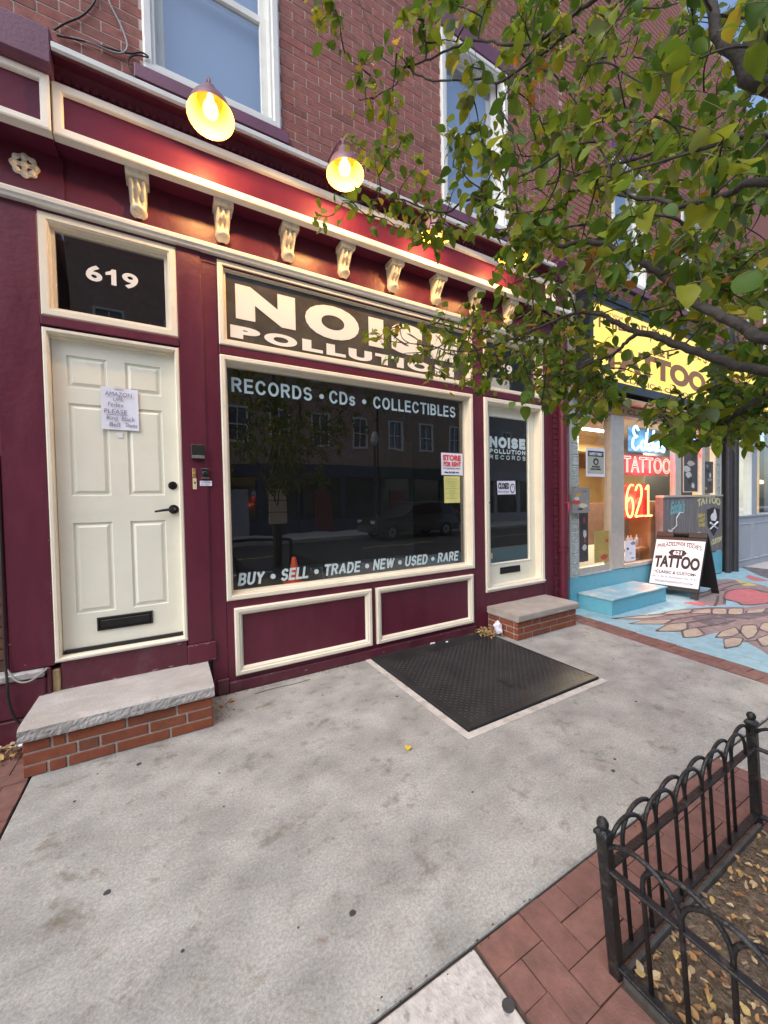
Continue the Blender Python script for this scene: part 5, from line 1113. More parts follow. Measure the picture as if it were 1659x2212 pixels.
for p in ((1.166, -2.54), (2.262, -2.54), (2.262, -4.40), (1.166, -4.40)): post(*p)
def panel(A, B, n, zr=.365, zh=.487, jit=0):
    A = Vector(A); B = Vector(B); d = (B-A); L = d.length; d.normalize(); sp = L/(n+1)
    for z, hgt, wd in ((zr, .005, .0125), (.045, .006, .014)):
        nn = Vector((-d.y, d.x, 0))*wd
        vs = [lean((*(A+nn*s).xy, z+k)) for k in (-hgt, hgt) for s in (-1, 1)]+[lean((*(B+nn*s).xy, z+k)) for k in (-hgt, hgt) for s in (-1, 1)]
        q = fixn(MB().add(vs, [(0, 1, 3, 2), (4, 6, 7, 5), (0, 2, 6, 4), (1, 5, 7, 3), (0, 4, 5, 1), (2, 3, 7, 6)]).build('rail', FENCEM, fence, bevel=.002)); q.location = (-1.166, 2.54, 0)
    r = .0068
    for k in range(n):
        a = A+d*(sp*k); b = A+d*(sp*(k+2))
        off = Vector((-d.y, d.x, 0))*(.007 if k % 2 else -.007)
        a = a+off; b = b+off; rad = sp; zt = zh-rad*.95
        pts = [lean((a.x, a.y, .03)), lean((a.x, a.y, zt))] if k > 0 else [lean((a.x, a.y, zt-.02))]
        for i in range(1, 12):
            t = math.pi*i/12; c = (a+b)/2; q = c-d*(rad*math.cos(t)); pts.append(lean((q.x, q.y, zt+rad*.95*math.sin(t))))
        pts += [lean((b.x, b.y, zt)), lean((b.x, b.y, zr if k < n-1 else zt-.02))]
        h = MB().tube(pts, r, 8).build('hoop', FENCEM, fence, smooth=True); h.location = (-1.166, 2.54, 0)
panel((1.166, -2.54, 0), (2.262, -2.54, 0), 10)
panel((1.166, -2.54, 0), (1.166, -4.40, 0), 18)
panel((2.262, -2.54, 0), (2.262, -4.40, 0), 18)

# ================================================================== LEAVES AND LITTER
LEAFT = [(0.055, 0.12, 0.015), (0.095, 0.175, 0.018), (0.175, 0.245, 0.022), (0.29, 0.30, 0.024), (0.10, 0.155, 0.075), (0.46, 0.36, 0.03), (0.60, 0.33, 0.03), (0.34, 0.14, 0.04)]
LEAF = mat('pear_leaf', (1.0, 1.0, 1.0), 0.5, 0.12, 60, tint=LEAFT, spec=0.32, translucent=0.5)
def leaf_shape(L=.06, w=.042, fold=.25, curl=.35, wav=0.0):
    # ovate pointed leaf in local coordinates: stalk at the origin, tip along +x, folded along the midrib
    prof = [(0.0, 0.0), (.10, .55), (.28, .95), (.48, 1.0), (.68, .80), (.85, .45), (1.0, 0.0)]
    vs = []; fs = []
    for i, (s, k) in enumerate(prof):
        x = s*L; dz = -curl*L*s*s
        hw = k*w/2
        vs += [(x, 0, dz), (x, hw, dz+fold*hw+wav*L*math.sin(i*2.1)), (x, -hw, dz+fold*hw-wav*L*math.sin(i*1.7+1))]
    for i in range(len(prof)-1):
        a = 3*i; fs += [(a, a+3, a+4, a+1), (a, a+2, a+5, a+3)]
    return vs, fs
DRY = mat('dry_leaf', (1, 1, 1), 0.7, 0.2, 60, tint=[(0.30, 0.13, 0.05), (0.42, 0.25, 0.09), (0.22, 0.10, 0.05), (0.50, 0.36, 0.12), (0.40, 0.28, 0.17), (0.52, 0.42, 0.24), (0.16, 0.09, 0.05)])
def litter(name, pts, size, parent=None, m=DRY, zs=(0.004, .02), tint=None, seed=1):
    r = random.Random(seed); mb = MB()
    for (x, y, z) in pts:
        L = size*r.uniform(.6, 1.2); vs, fs = leaf_shape(L, L*r.uniform(.5, .8), r.uniform(-.2, .8), r.uniform(-.6, .6), r.uniform(0, .1))
        M = Matrix.Translation((x, y, z+r.uniform(*zs))) @ Matrix.Rotation(r.uniform(0, 6.28), 4, 'Z') @ Matrix.Rotation(r.uniform(-.5, .5), 4, 'X') @ Matrix.Rotation(r.uniform(-.4, .4), 4, 'Y')
        mb.add([M @ Vector(v) for v in vs], fs, r.uniform(.02, 1) if tint is None else tint)
    return mb.build(name, m, parent)
rl = random.Random(21)
pile = []
for k in range(230):
    a = rl.gauss(0, 1); b = rl.gauss(0, 1); x = 3.0+.065*a; y = -.10+.06*b
    if y > -.022: y = -.022-abs(y+.022)*.5
    if x > 3.115: x = 3.115-(x-3.115)
    pile.append((x, y, .016+.045*math.exp(-(a*a+b*b)/1.4)*rl.random()))
o = stuff(litter('leaf_litter_by_step', pile, .030, seed=2)); o['label'] = 'pile of dry brown leaves in the corner of the hatch by the tan doorstep'; o['category'] = 'leaves'
o = stuff(litter('leaf_litter_west', [(rl.uniform(-1.0, -.745), rl.uniform(-.22, -.03), .0+.03*rl.random()) for k in range(60)], .045, seed=4)); o['label'] = 'dry brown leaves against the maroon plinth left of the doorstep'; o['category'] = 'leaves'
o = stuff(litter('leaf_litter_pit', [(1.2+1.02*rl.random()**1.3, -2.58-1.2*rl.random(), .012) for k in range(150)]+[(rl.uniform(1.19, 1.42), rl.uniform(-2.95, -2.58), .014) for k in range(110)]+[(rl.uniform(1.2, 2.2), rl.uniform(-3.5, -2.58), .012) for k in range(380)], .024, seed=5)); o['label'] = 'brown and yellow leaves and bark scattered over the tree pit soil'; o['category'] = 'leaves'
CHIPS = MB()
for k in range(1500):
    x = rl.uniform(1.2, 2.22); y = rl.uniform(-3.6, -2.58); a = rl.uniform(0, 3.14); l = rl.uniform(.003, .012); w = l*rl.uniform(.2, .5); M = Matrix.Translation((x, y, rl.uniform(.006, .016))) @ Matrix.Rotation(a, 4, 'Z') @ Matrix.Rotation(rl.uniform(-.5, .5), 4, 'Y')
    CHIPS.add([M @ Vector(v) for v in ((-l, -w, 0), (l, -w, 0), (l, w, 0), (-l, w, 0), (-l*.8, 0, .004), (l*.8, 0, .004))], [(0, 1, 5, 4), (1, 2, 5), (2, 3, 4, 5), (3, 0, 4)], rl.uniform(.1, 1))
o = stuff(CHIPS.build('bark_chips', mat('bark_chip', (1, 1, 1), .9, .2, 40, tint=[(.06, .04, .025), (.13, .085, .05), (.24, .18, .12), (.09, .055, .035), (.16, .12, .085)]))); o['label'] = 'small bark chips and twigs on the tree pit soil'; o['category'] = 'mulch'
GR = MB()
for k in range(520):
    if k < 330: x = rl.uniform(.35, 3.1); y = -.022-abs(rl.gauss(0, .022))
    elif k < 430: x = rl.uniform(-.69, 4.1); y = -2.256+rl.gauss(0, .012)
    else: x = rl.uniform(.23, .35); y = -rl.uniform(.03, .4)
    l = rl.uniform(.0015, .006); z = .001 if not (HX0 < x < HX1 and y > -1.3) else .016
    GR.add([(x-l, y-l*.4, z), (x+l*.8, y-l*.5, z), (x+l, y+l*.5, z), (x-l*.6, y+l*.6, z), (x, y, z+l*.6)], [(0, 1, 4), (1, 2, 4), (2, 3, 4), (3, 0, 4)], rl.uniform(.05, 1))
o = stuff(GR.build('gutter_grit', MATS['bark_chip'])); o['label'] = 'dark grit and crumbs along the foot of the shop front'; o['category'] = 'grit'
def one_leaf(x, y, z, L, tint, label, rz, cat='leaf'):
    vs, fs = leaf_shape(L, L*.68, .3, .15, .04); M = Matrix.Translation((x, y, z)) @ Matrix.Rotation(rz, 4, 'Z')
    mb = MB(); mb.add([M @ Vector(v) for v in vs], fs, tint); tag(mb.build('fallen_leaf', DRY if tint < .99 else LEAF, None), label, cat); return mb
YLEAF = mat('yellow_leaf', (0.62, 0.45, 0.04), .5, .1, 30)
vs, fs = leaf_shape(.055, .042, .3, .1, .05); M = Matrix.Translation((1.19, -1.31, .006)) @ Matrix.Rotation(.6, 4, 'Z')
tag(MB().add([M @ Vector(v) for v in vs], fs).build('fallen_leaf', YLEAF), 'single yellow fallen leaf in the middle of the concrete pavement', 'leaf')
for (x, y, L, t_, rz, lb) in ((.36, -.16, .05, .1, .3, 'brown curled leaf beside the right end of the grey doorstep'), (.31, -.20, .035, .45, 2., 'small tan leaf next to the brown one by the grey doorstep'), (.62, -.10, .02, .2, 1., 'tiny brown leaf under the first cream panel moulding')):
    one_leaf(x, y, .006, L, t_, lb, rz)
tag(MB().tube(curve_pts([(.55, -.13, .004), (.7, -.12, .006), (.85, -.13, .005), (1.0, -.125, .007)]), .0022, 5).build('fallen_twig', mat('twig', (.12, .08, .06), .9)), 'thin brown twig lying below the first cream panel moulding', 'twig')
tag(MB().tube(curve_pts([(.30, -.225, .004), (.345, -.16, .006), (.39, -.105, .005)]), .0025, 5).build('fallen_twig', mat('pale_twig', (.32, .24, .14), .9)), 'short tan twig at the right end of the grey doorstep', 'twig')
def crumple(name, c, s, m, seed, label, cat):
    import bmesh
    b = bmesh.new(); bmesh.ops.create_icosphere(b, subdivisions=3, radius=1.0)
    for v in b.verts:
        k = 1+.45*mnoise.noise(v.co*1.6+Vector((seed, 0, 0)))+.22*mnoise.noise(v.co*4+Vector((0, seed, 0))); v.co = Vector((v.co.x*s[0]*k, v.co.y*s[1]*k, v.co.z*s[2]*k))
    zmin = min(v.co.z for v in b.verts)
    for v in b.verts: v.co.z -= zmin
    me = bpy.data.meshes.new(name); b.to_mesh(me); b.free(); me.materials.append(m)
    o = bpy.data.objects.new(name, me); COL.objects.link(o); o.location = c; tag(o, label, cat); return o
crumple('crumpled_paper', (3.085, -.20, .02), (.035, .05, .062), PAPER, 3.1, 'crumpled white paper leaning on the tan doorstep', 'paper')
crumple('litter_scrap', (2.32, -.05, .0146), (.03, .012, .008), mat('foil', (.6, .62, .65), .4), 5.2, 'crumpled pale scrap on the back edge of the hatch, left one', 'litter')
crumple('litter_scrap', (2.47, -.09, .0146), (.016, .008, .005), PAPER, 7.7, 'tiny white scrap on the back edge of the hatch, right one', 'litter')
crumple('paper_scrap', (-.80, -.06, .012), (.05, .03, .014), PAPER, 9.2, 'white paper scrap in the leaves left of the grey doorstep', 'paper')

# ================================================================== STREET TREE
BARK = mat('pear_bark', (0.034, 0.028, 0.024), 0.9, 0.4, 30, 0.9, 70, blotch=(0.07, 0.062, 0.054, 0.6), bl_scale=14)
tree = thing('street_tree', 'pear tree in the fenced pit with green and yellow leaves reaching over the shop sign', 'tree', (1.70, -3.55, 0))
def TL(o): o.location = (-1.70, 3.55, 0); return o
TL(MB().tube(curve_pts([(1.70, -3.55, -.06), (1.70, -3.56, .15), (1.72, -3.57, .9), (1.69, -3.56, 1.5), (1.70, -3.55, 2.2), (1.73, -3.6, 3.2), (1.70, -3.62, 4.6)]), [.125]*3+[.10]*6+[.088]*10+[.07]*6+[.055]*6+[.03]*6, 14).build('trunk', BARK, tree, smooth=True))
BR = {
'A': ([(1.69,-3.55,1.42),(1.60,-3.25,1.62),(1.44,-2.797,1.808),(1.428,-2.709,1.86),(1.438,-2.597,1.945),(1.433,-2.535,1.997),(1.434,-2.465,2.04),(1.457,-2.396,2.098),(1.466,-2.342,2.153),(1.479,-2.291,2.188),(1.483,-2.177,2.235),(1.471,-1.998,2.237),(1.455,-1.759,2.248),(1.406,-1.558,2.286),(1.322,-1.393,2.362),(1.25,-1.236,2.42)], .021, .003),
'A2': ([(1.434,-2.465,2.04),(1.431,-2.429,2.017),(1.43,-2.384,1.993),(1.422,-2.311,1.985),(1.436,-2.158,1.981),(1.409,-2.026,2.027)], .010, .003),
'B': ([(1.69,-3.55,1.55),(1.5,-3.2,1.72),(1.325,-2.846,1.851),(1.333,-2.791,1.9),(1.338,-2.735,1.958),(1.355,-2.65,2.047),(1.385,-2.584,2.142),(1.385,-2.524,2.221),(1.387,-2.466,2.29),(1.391,-2.374,2.382),(1.383,-2.287,2.434),(1.378,-2.203,2.471),(1.364,-2.098,2.643),(1.286,-1.959,2.756),(1.245,-1.911,2.799),(1.207,-1.855,2.82),(1.16,-1.794,2.795),(1.096,-1.711,2.839),(1.016,-1.605,2.928),(.927,-1.497,2.962),(.824,-1.381,2.987)], .021, .0025),
'C': ([(1.69,-3.55,1.75),(1.4,-3.2,2.05),(1.131,-2.895,2.308),(1.092,-2.848,2.398),(1.089,-2.808,2.496),(1.124,-2.766,2.654),(1.12,-2.6,2.85),(1.128,-2.473,2.941)], .024, .008),
'D': ([(1.69,-3.55,1.65),(1.45,-3.2,1.95),(1.196,-2.879,2.158),(1.228,-2.781,2.214),(1.23,-2.665,2.256),(1.243,-2.637,2.301),(1.283,-2.46,2.46),(1.271,-2.334,2.596)], .016, .004),
'E': ([(1.128,-2.473,2.941),(1.099,-2.341,2.96),(1.05,-2.255,3.008),(1.023,-2.167,3.096),(.977,-2.095,3.127),(.923,-1.995,3.152),(.862,-1.914,3.167),(.838,-1.853,3.216),(.808,-1.811,3.294),(.785,-1.771,3.409),(.756,-1.728,3.561)], .0075, .002),
'E2': ([(1.13,-2.45,2.90),(1.072,-2.211,2.946),(1.023,-2.148,2.984),(.935,-2.028,3.043),(.888,-1.965,3.097),(.862,-1.914,3.167),(.856,-1.853,3.155),(.799,-1.764,3.153),(.753,-1.714,3.164)], .006, .002),
'F': ([(1.70,-3.55,1.35),(1.65,-3.1,1.66),(1.599,-2.773,1.764),(1.598,-2.716,1.753),(1.645,-2.651,1.725),(1.672,-2.609,1.706),(1.685,-2.559,1.719),(1.694,-2.506,1.75),(1.687,-2.42,1.783)], .015, .003),
'G': ([(1.70,-3.55,2.0),(1.75,-3.0,2.4),(1.8,-2.6,2.75),(1.78,-2.2,2.95),(1.72,-1.8,3.1)], .018, .004),
}
skel = []
rt_ = random.Random(3)
for nm, (P, r0, r1) in BR.items():
    Q = curve_pts(P, 5); n = len(Q)
    Q = [q+Vector((rt_.uniform(-1, 1), rt_.uniform(-1, 1), rt_.uniform(-1, 1)))*.003 for q in Q]
    TL(MB().tube(Q, [(r0+(r1-r0)*(i/(n-1))**.8)*.8 for i in range(n)], 9).build('branch', BARK, tree, smooth=True))
    skel += Q
CLUMPS = '1.17,-1.64,2.82;1.16,-1.58,2.82;1.27,-1.59,2.86;1.24,-1.71,2.8;1.13,-1.69,2.72;1.43,-1.89,2.59;1.38,-1.93,2.59;1.4,-2.02,2.52;1.45,-2,2.63;1.44,-1.97,2.64;3.11,-2.06,3.71;2.11,-1.87,3.27;2.79,-1.92,3.87;3.07,-2.31,3.64;1.82,-1.63,3.32;2.54,-2.51,2.82;1.57,-2.29,2.77;1.76,-2.27,3.4;1.69,-1.87,3.66;2.67,-2.35,3.93;2.7,-1.92,3.17;2.6,-2.36,3.63;2.57,-1.66,3.28;1.56,-2.01,3.54;2.01,-1.81,3.57;1.89,-1.94,4.01;2.59,-1.67,3.82;2.66,-2.14,3.54;3.03,-1.96,4.59;3.01,-2.12,3.16;1.67,-2.24,3.13;1.41,-2.01,3.42;1.52,-2.28,3.36;1.69,-1.91,3.81;2.09,-2.28,3.59;1.65,-2.2,3.19;1.72,-2.3,3.02;1.53,-1.95,3.39;2,-2.52,3.27;2.29,-2.54,3.03;2.37,-2.07,4.12;2.34,-2.27,3.6;1.85,-1.8,3.11;2.23,-2.4,3.34;3.13,-2.12,3.03;2.97,-2.17,3.2;1.45,-1.91,3.46;2.41,-2.24,2.78;3.47,-2.18,3.09;1.79,-2.14,3.48;2.01,-1.75,4.01;2.72,-2.36,2.95;1.9,-2.4,2.68;2.81,-2.03,3.1;2.13,-2.41,3.12;2.32,-2.53,2.83;2.25,-1.45,3.41;2.53,-2.15,3.7;2.26,-1.43,4.78;2.1,-1.85,3.91;1.57,-2.15,3.15;2.72,-2.37,3.58;2.14,-2.01,2.88;1.7,-2.37,2.91;2.06,-1.66,3.73;2.36,-2.09,3.7;1.83,-2.34,2.72;2.06,-2.23,3.5;2.41,-2.14,3.44;2.55,-2.18,3.54;2.45,-1.93,2.99;2.37,-2.45,2.66;2.74,-1.91,3.09;1.89,-2.18,3.67;1.96,-1.7,3.31;2.23,-1.46,3.3;1.78,-1.94,2.76;2,-2.12,3.86;1.9,-1.94,3.85;3.09,-2.27,3.54;1.93,-1.61,4.31;3.26,-2.25,3.54;2.27,-1.99,3.72;2.25,-2.53,3.29;2.31,-1.74,4.02;1.65,-2.13,3.11;3.31,-2.22,4.39;2.7,-2.3,3.59;2.27,-1.82,3.17;2.23,-2.24,3.4;1.31,-2.07,3.38;2.92,-2.23,3.07;1.31,-2.12,3.07;1.94,-1.85,3.36;2.87,-2.13,3.43;2.35,-2.47,2.47;2.9,-2.41,2.77;2.61,-2.14,2.89;2.79,-2.35,2.54;2.49,-2.37,2.68;2.41,-2.07,2.48;2.88,-2.25,2.63;2.06,-2.4,2.32;2.27,-1.95,2.86;2.31,-2.18,2.51;1.84,-2.49,2.3;2.45,-2.37,2.4;1.69,-2.16,2.58;2.62,-2.24,2.75;2.5,-2.51,2.45;2.35,-2.07,2.54;1.85,-2.43,2.27;1.95,-1.86,2.75;1.53,-2.31,2.28;2.34,-2.29,2.61;1.76,-2.34,2.36;3.06,-2.27,2.87;1.94,-1.89,2.46;1.46,-1.86,2.27;2.04,-1.84,2.42;1.69,-1.3,2.39;1.43,-1.57,2.12;1.73,-2,2.09;1.59,-2.1,2.12;1.34,-1.69,2.28;1.57,-2.01,2.01;1.9,-1.37,2.47;1.69,-1.78,2.3;1.3,-1.86,2.32;2.22,-1.61,2.5;1.52,-1.61,2.38;1.6,-2.01,3.54;2.01,-2.57,2.93;1.95,-2.61,2.79;1.97,-2.43,3.54;1.61,-2.33,2.99;1.69,-2.09,3.76;1.1,-2.32,2.91;1.72,-2.07,3.27;1.17,-2.4,2.77;1.29,-2.59,2.78;1.53,-2.02,3.62;1.9,-2.23,3.6;1.57,-2.77,2.73;1.16,-2.34,3.12;1.02,-2.35,2.96;1.82,-2.35,2.98;1.48,-2.36,3.11;1.07,-2.56,2.72;1.05,-2.5,2.48;1.86,-2.26,3.26;1.11,-2.4,2.93;2.35,-2.53,3.09;1.69,-2.53,2.76;1.52,-2.5,3.22;1.58,-2.68,2.55;1.21,-2.2,3.27;1.99,-2.43,3.16;1.11,-2.61,2.6;2.22,-2.4,3.6;1.32,-2.64,2.79;1.21,-2.15,3.1;1.53,-2.31,3.3;1.62,-2.33,2.86;1.59,-2.7,2.8;1.25,-2.7,2.69;1.54,-2.24,3.25;1.44,-2.14,3.04;2.32,-2.55,3.44;1.59,-2.74,2.75;1.34,-2.64,2.49;1.46,-2.79,2.79;1.41,-1.97,3.48;1.78,-2.72,2.63;1.43,-2.13,2.95;1.04,-2.25,2.84;1.1,-2.37,3.1;1.1,-2.53,2.48;1.67,-2.19,3.09;1.46,-2.39,3.28;1.8,-2.64,3.22;1.34,-2.74,2.5;2.19,-2.54,3.41;1.01,-2.91,2.32;1.02,-2.92,2.24;1.05,-2.8,2.58;1.01,-2.92,2.4;0.97,-2.82,2.36;1.2,-2.86,2.53;2.19,-2.35,2.7;1.55,-2.48,2.64;1.09,-2.5,2.27;1.1,-2.32,2.4;2.19,-2.11,3.18;1.72,-2.65,2.29;1.2,-2.09,2.92;1.54,-2.58,2.51;1.71,-2.18,2.76;2.19,-2.26,3.19;1.3,-2.29,2.57;1.58,-2.58,2.63;1.7,-1.94,3.22;1.52,-2.27,2.45;1.47,-2.08,2.64;2.11,-2.62,2.87;2.46,-2.34,2.78;0.88,-2.33,2.5;1.37,-2.1,2.51;2.55,-2.44,3.05;1.85,-2.14,3.06;2.22,-2.55,2.98;1.61,-2.46,2.73;1.07,-2.28,2.65;1.41,-2.54,2.4;1.7,-2.04,3.11;1.27,-2.57,2.56;1.2,-2.2,2.54;1.8,-1.92,3.18;1.82,-2.03,3.03;1.74,-2.73,2.51;1.45,-2.34,2.47;1.6,-2.69,2.45;1.22,-1.95,2.79;1.42,-2.45,2.69;1.24,-2.55,2.23;2.08,-2.07,2.85;1.68,-1.86,3.29;1.53,-2.77,2.35;2.46,-2.44,2.86;1.05,-2.32,2.37;1.63,-2.64,2.61;1.41,-2.34,2.6;2.3,-2.33,3.24;1.27,-2.07,2.69;1.11,-2.57,2.36;1.46,-2.53,2.5;0.93,-2.39,2.42;0.85,-2.36,2.33;2.09,-2.09,3.12;1.63,-1.79,2.84;2.43,-2.46,3.11;1.08,-2.42,2.3;1.33,-2.16,2.83;1.16,-2.42,2.65;1.43,-2.6,2.28;1.96,-2.48,2.92;2.11,-2.52,2.72;2.65,-2.35,3.33;2.53,-2.29,3.22;1.52,-2.63,2.47;1.86,-2.37,2.49;0.87,-2.89,2.06;0.86,-2.86,1.92;0.76,-2.83,1.97;0.78,-2.78,2.09;0.9,-2.86,2.02;1.41,-2.59,2.17;1.66,-2.71,2.24;1.51,-1.96,2.45;1.66,-2.61,2.25;1.83,-2.35,2.46;2.26,-2.35,2.62;1.16,-2.19,2.28;1.61,-2.09,2.65;1.36,-2.22,2.3;1.46,-2.58,2.08;1.11,-2.5,2.18;2.22,-2.51,2.3;2.1,-2.41,2.45;1.26,-2.53,2.23;1.64,-2.2,2.32;1.71,-2.64,2.15;1.67,-2.61,2.21;1.5,-2.57,2.05;1.6,-2.13,2.56;1.86,-2.66,2.16;1.71,-2.66,2.26;2.22,-2.53,2.35;1.78,-2.27,2.28;2.2,-2.49,2.45;1.04,-2.4,2.3;1.98,-2.35,2.35;1.48,-2.7,2.01;2.44,-2.42,2.33;1.01,-2.38,2.25;2.26,-2.43,2.41;1.39,-2.61,2.21;1.07,-2.33,2.12;1.1,-2.52,2.13;1.66,-2.56,2.29;2.45,-2.51,2.48;1.79,-2.2,2.48;2,-2.24,2.62;1.71,-1.97,2.43;1.24,-2.29,2.27;2.41,-2.39,2.64;1.44,-2.63,2.15;2.04,-2.33,2.64;1.94,-2.43,2.27;1.05,-2.26,2.33;1.8,-2,2.21;1.84,-1.95,2.36;1.68,-1.63,2.19;1.55,-1.89,2.27;1.47,-1.98,2.06;1.5,-1.67,2.14;1.34,-1.32,2.39;1.19,-1.71,2.34;1.49,-2.01,2.01;1.14,-1.66,2.33;1.45,-1.83,2.36;2.01,-1.63,2.6;1.55,-2,2.19;1.48,-1.95,2.34;1.37,-1.73,2.45;1.78,-1.89,2.15;1.43,-1.98,2.17;1.58,-1.57,2.28;1.56,-1.58,2.46;1.99,-1.84,2.16;1.93,-1.86,2.19;1.54,-1.64,2.39;1.6,-1.84,2.35;1.65,-1.46,2.28;1.35,-1.42,2.25;1.65,-1.43,2.39;0.97,-1.7,2.15;1.71,-1.67,2.29;1.7,-1.58,2.27;1.78,-1.52,2.43;1.09,-1.89,2.16;1.56,-1.95,2.25;1.46,-1.35,2.24;1.61,-2.02,2.22;1.54,-1.49,2.27;1.16,-1.84,2.13;1.37,-1.71,2.35;1.28,-1.62,2.35;1.61,-2.15,1.98;1.99,-1.78,2.11;1.58,-1.44,2.56;2.03,-1.7,2.54;1.71,-1.71,2.15;1.95,-1.82,2.46;1.48,-1.68,2.08;1.71,-1.55,2.33;1.37,-2.04,2.07;2.23,-1.75,2.47;1.63,-2.09,1.99;1.66,-2.12,2.04;1.45,-2.15,1.95;1.54,-2.25,2.01;1.71,-2.16,2.04;1.58,-2.02,2;1.46,-2.25,1.84;1.46,-2.13,2.01;1.42,-2.36,1.88;1.62,-2.13,1.93;1.61,-2.18,1.93;1.38,-2.15,1.89;1.44,-2.31,2.01;1.56,-2.29,1.88;1.6,-2.23,1.87;1.43,-2.19,1.99;1.19,-2.23,1.87;1.48,-2.21,1.82;1.51,-2.13,2.08;1.23,-2.26,1.97;1.44,-2.06,2.12;1.71,-2.12,2.01;1.61,-2.22,2;1.6,-2.25,2.11;1.52,-2.33,1.89;1.74,-2.36,2.05;1.65,-2.33,1.98;1.85,-2.38,1.89;1.48,-2.72,1.94;2.21,-2.6,1.98;2.12,-2.44,2.05;1.75,-2.7,1.91;1.69,-2.62,1.84;2.17,-2.53,2.03;1.49,-2.76,1.92;1.8,-2.53,2.03;1.52,-2.76,1.79;1.97,-2.48,1.93;1.73,-2.67,1.83;1.62,-2.7,1.93;1.56,-2.74,1.9;1.68,-2.71,1.85;2.13,-2.51,1.93;1.88,-2.58,2.01;1.48,-2.63,2;1.93,-2.58,1.83;1.55,-2.6,1.75;1.64,-2.65,1.69;1.86,-2.56,1.83;1.65,-2.6,1.75;2.22,-2.52,1.85;2.22,-2.51,1.75;1.8,-2.57,1.7;1.57,-2.47,1.76;1.79,-2.45,1.79;1.69,-2.75,1.79;1.94,-2.39,1.87;2.21,-2.49,1.8;1.64,-2.6,1.83;1.38,-2.59,1.7;1.59,-2.69,1.79;2.28,-2.56,1.9;1.43,-2.56,1.76;1.76,-2.61,1.78;1.68,-2.63,1.83;2.06,-2.47,1.92;1.73,-2.69,1.78;2.05,-2.45,1.88;2.13,-2.59,1.92;1.6,-2.6,1.67;1.79,-2.42,1.75;1.8,-2.42,1.79;1.74,-2.68,1.74;1.5,-2.63,1.7;2.23,-2.57,1.83;1.82,-2.55,1.8;1.66,-2.53,1.73;2.16,-2.53,1.94;1.42,-2.6,1.68;1.86,-2.56,1.77;1.65,-2.72,1.69;2.01,-2.61,1.88;2.2,-2.59,1.78;1.12,-1.94,2.85;1.28,-1.87,2.87;1.16,-1.89,2.97;1.14,-2.02,2.98;1.13,-1.88,3.04;1.34,-1.93,2.98;1.31,-1.92,3.03;1.12,-1.96,2.99;1.27,-1.88,3.07;0.94,-1.65,3.06;0.95,-1.52,3.17;0.9,-1.42,3.28;1,-1.67,3.15;0.93,-1.54,3.09;1.06,-1.65,3.03;1.34,-1.72,2.83;1.25,-1.58,2.96;1.08,-1.58,2.91;0.91,-1.55,2.89;1.03,-1.53,2.97;1.36,-1.85,2.82;0.75,-1.63,2.8;0.68,-1.45,2.83;1.44,-1.87,2.76;1.06,-1.71,2.76;0.92,-1.65,2.77;1.07,-1.72,2.92;1.46,-1.91,2.82;1.3,-1.87,2.88;1.22,-1.75,2.92;1.04,-2.09,3.26;1.02,-2.11,3;0.94,-2.15,3.18;1.01,-2.2,3.17;0.97,-2.02,3.22;0.97,-2.19,2.95;0.61,-1.74,3.4;0.57,-1.78,3.41;0.62,-1.74,3.45;0.66,-1.75,3.38;0.83,-1.95,3.14;0.78,-1.77,3.13;0.79,-1.74,3.23;0.8,-1.89,3.01;0.75,-1.73,3.29;0.89,-2,3.21;0.84,-1.98,3.27;0.93,-1.97,3.38;1.08,-1.35,2.41;1.16,-1.37,2.43;1.12,-1.15,2.48'
CL = [Vector(tuple(map(float, s.split(',')))) for s in CLUMPS.split(';')]
# twigs: join every leaf clump to the nearest branch or twig already grown
nodes = [q.copy() for q in skel]; tw = MB()
order = sorted(CL, key=lambda c: min((c-n).length for n in skel))
leaves = []
for c in order:
    b = min(nodes, key=lambda n: (c-n).length_squared); d = c-b; L = d.length
    side = Vector((rt_.uniform(-1, 1), rt_.uniform(-1, 1), rt_.uniform(-1, .4)))*.18*L
    pts = [b, b+d*.35+side*.7+Vector((0, 0, .05*L)), b+d*.7+side*.6+Vector((0, 0, .04*L)), c, c+d.normalized()*.05+Vector((0, 0, -.015))]
    Q = curve_pts(pts, 4); n = len(Q); tw.tube(Q, [.0034-.0022*i/(n-1) for i in range(n)], 5)
    nodes += Q[2:]
    dist = (c-CAM_POS).length
    nl = rt_.randint(9, 13)
    axis = (Q[-1]-Q[-5]).normalized()
    for k in range(nl):
        q = Q[max(0, n-1-int(k*.8))] if k < 11 else c
        p = q+Vector((rt_.gauss(0, 1), rt_.gauss(0, 1), rt_.gauss(0, .8)))*.026
        out = Vector((rt_.gauss(0, 1), rt_.gauss(0, 1), rt_.gauss(-.55, .5)))+axis*.5
        leaves.append((p, out.normalized(), rt_.uniform(.028, .060), q))
stuff(TL(tw.build('twigs', BARK, tree)))
LV = []
for k in range(16):
    r_ = random.Random(100+k); vs, fs = leaf_shape(.06, r_.uniform(.036, .046), r_.uniform(.05, .5), r_.uniform(.0, .55), r_.uniform(0, .05))
    LV.append((vs, fs))
def leaf_matrix(p, d, L):
    x = d.normalized(); ref = Vector((rt_.gauss(0, .5), rt_.gauss(0, .5), 1)); y = ref.cross(x)
    y = y.normalized() if y.length > 1e-4 else Vector((0, 1, 0)); z = x.cross(y)
    s = L/.06; M = Matrix.Identity(4)
    for i in range(3): M[i][0] = x[i]*s; M[i][1] = y[i]*s; M[i][2] = z[i]*s; M[i][3] = p[i]
    return M
def leaf_tint():
    u = rt_.random()
    if u < .845: return rt_.uniform(.01, .42)
    if u < .91: return rt_.uniform(.5, .6)
    if u < .988: return rt_.uniform(.43, .72)
    return rt_.uniform(.8, 1)
yaw0 = R(29.46)
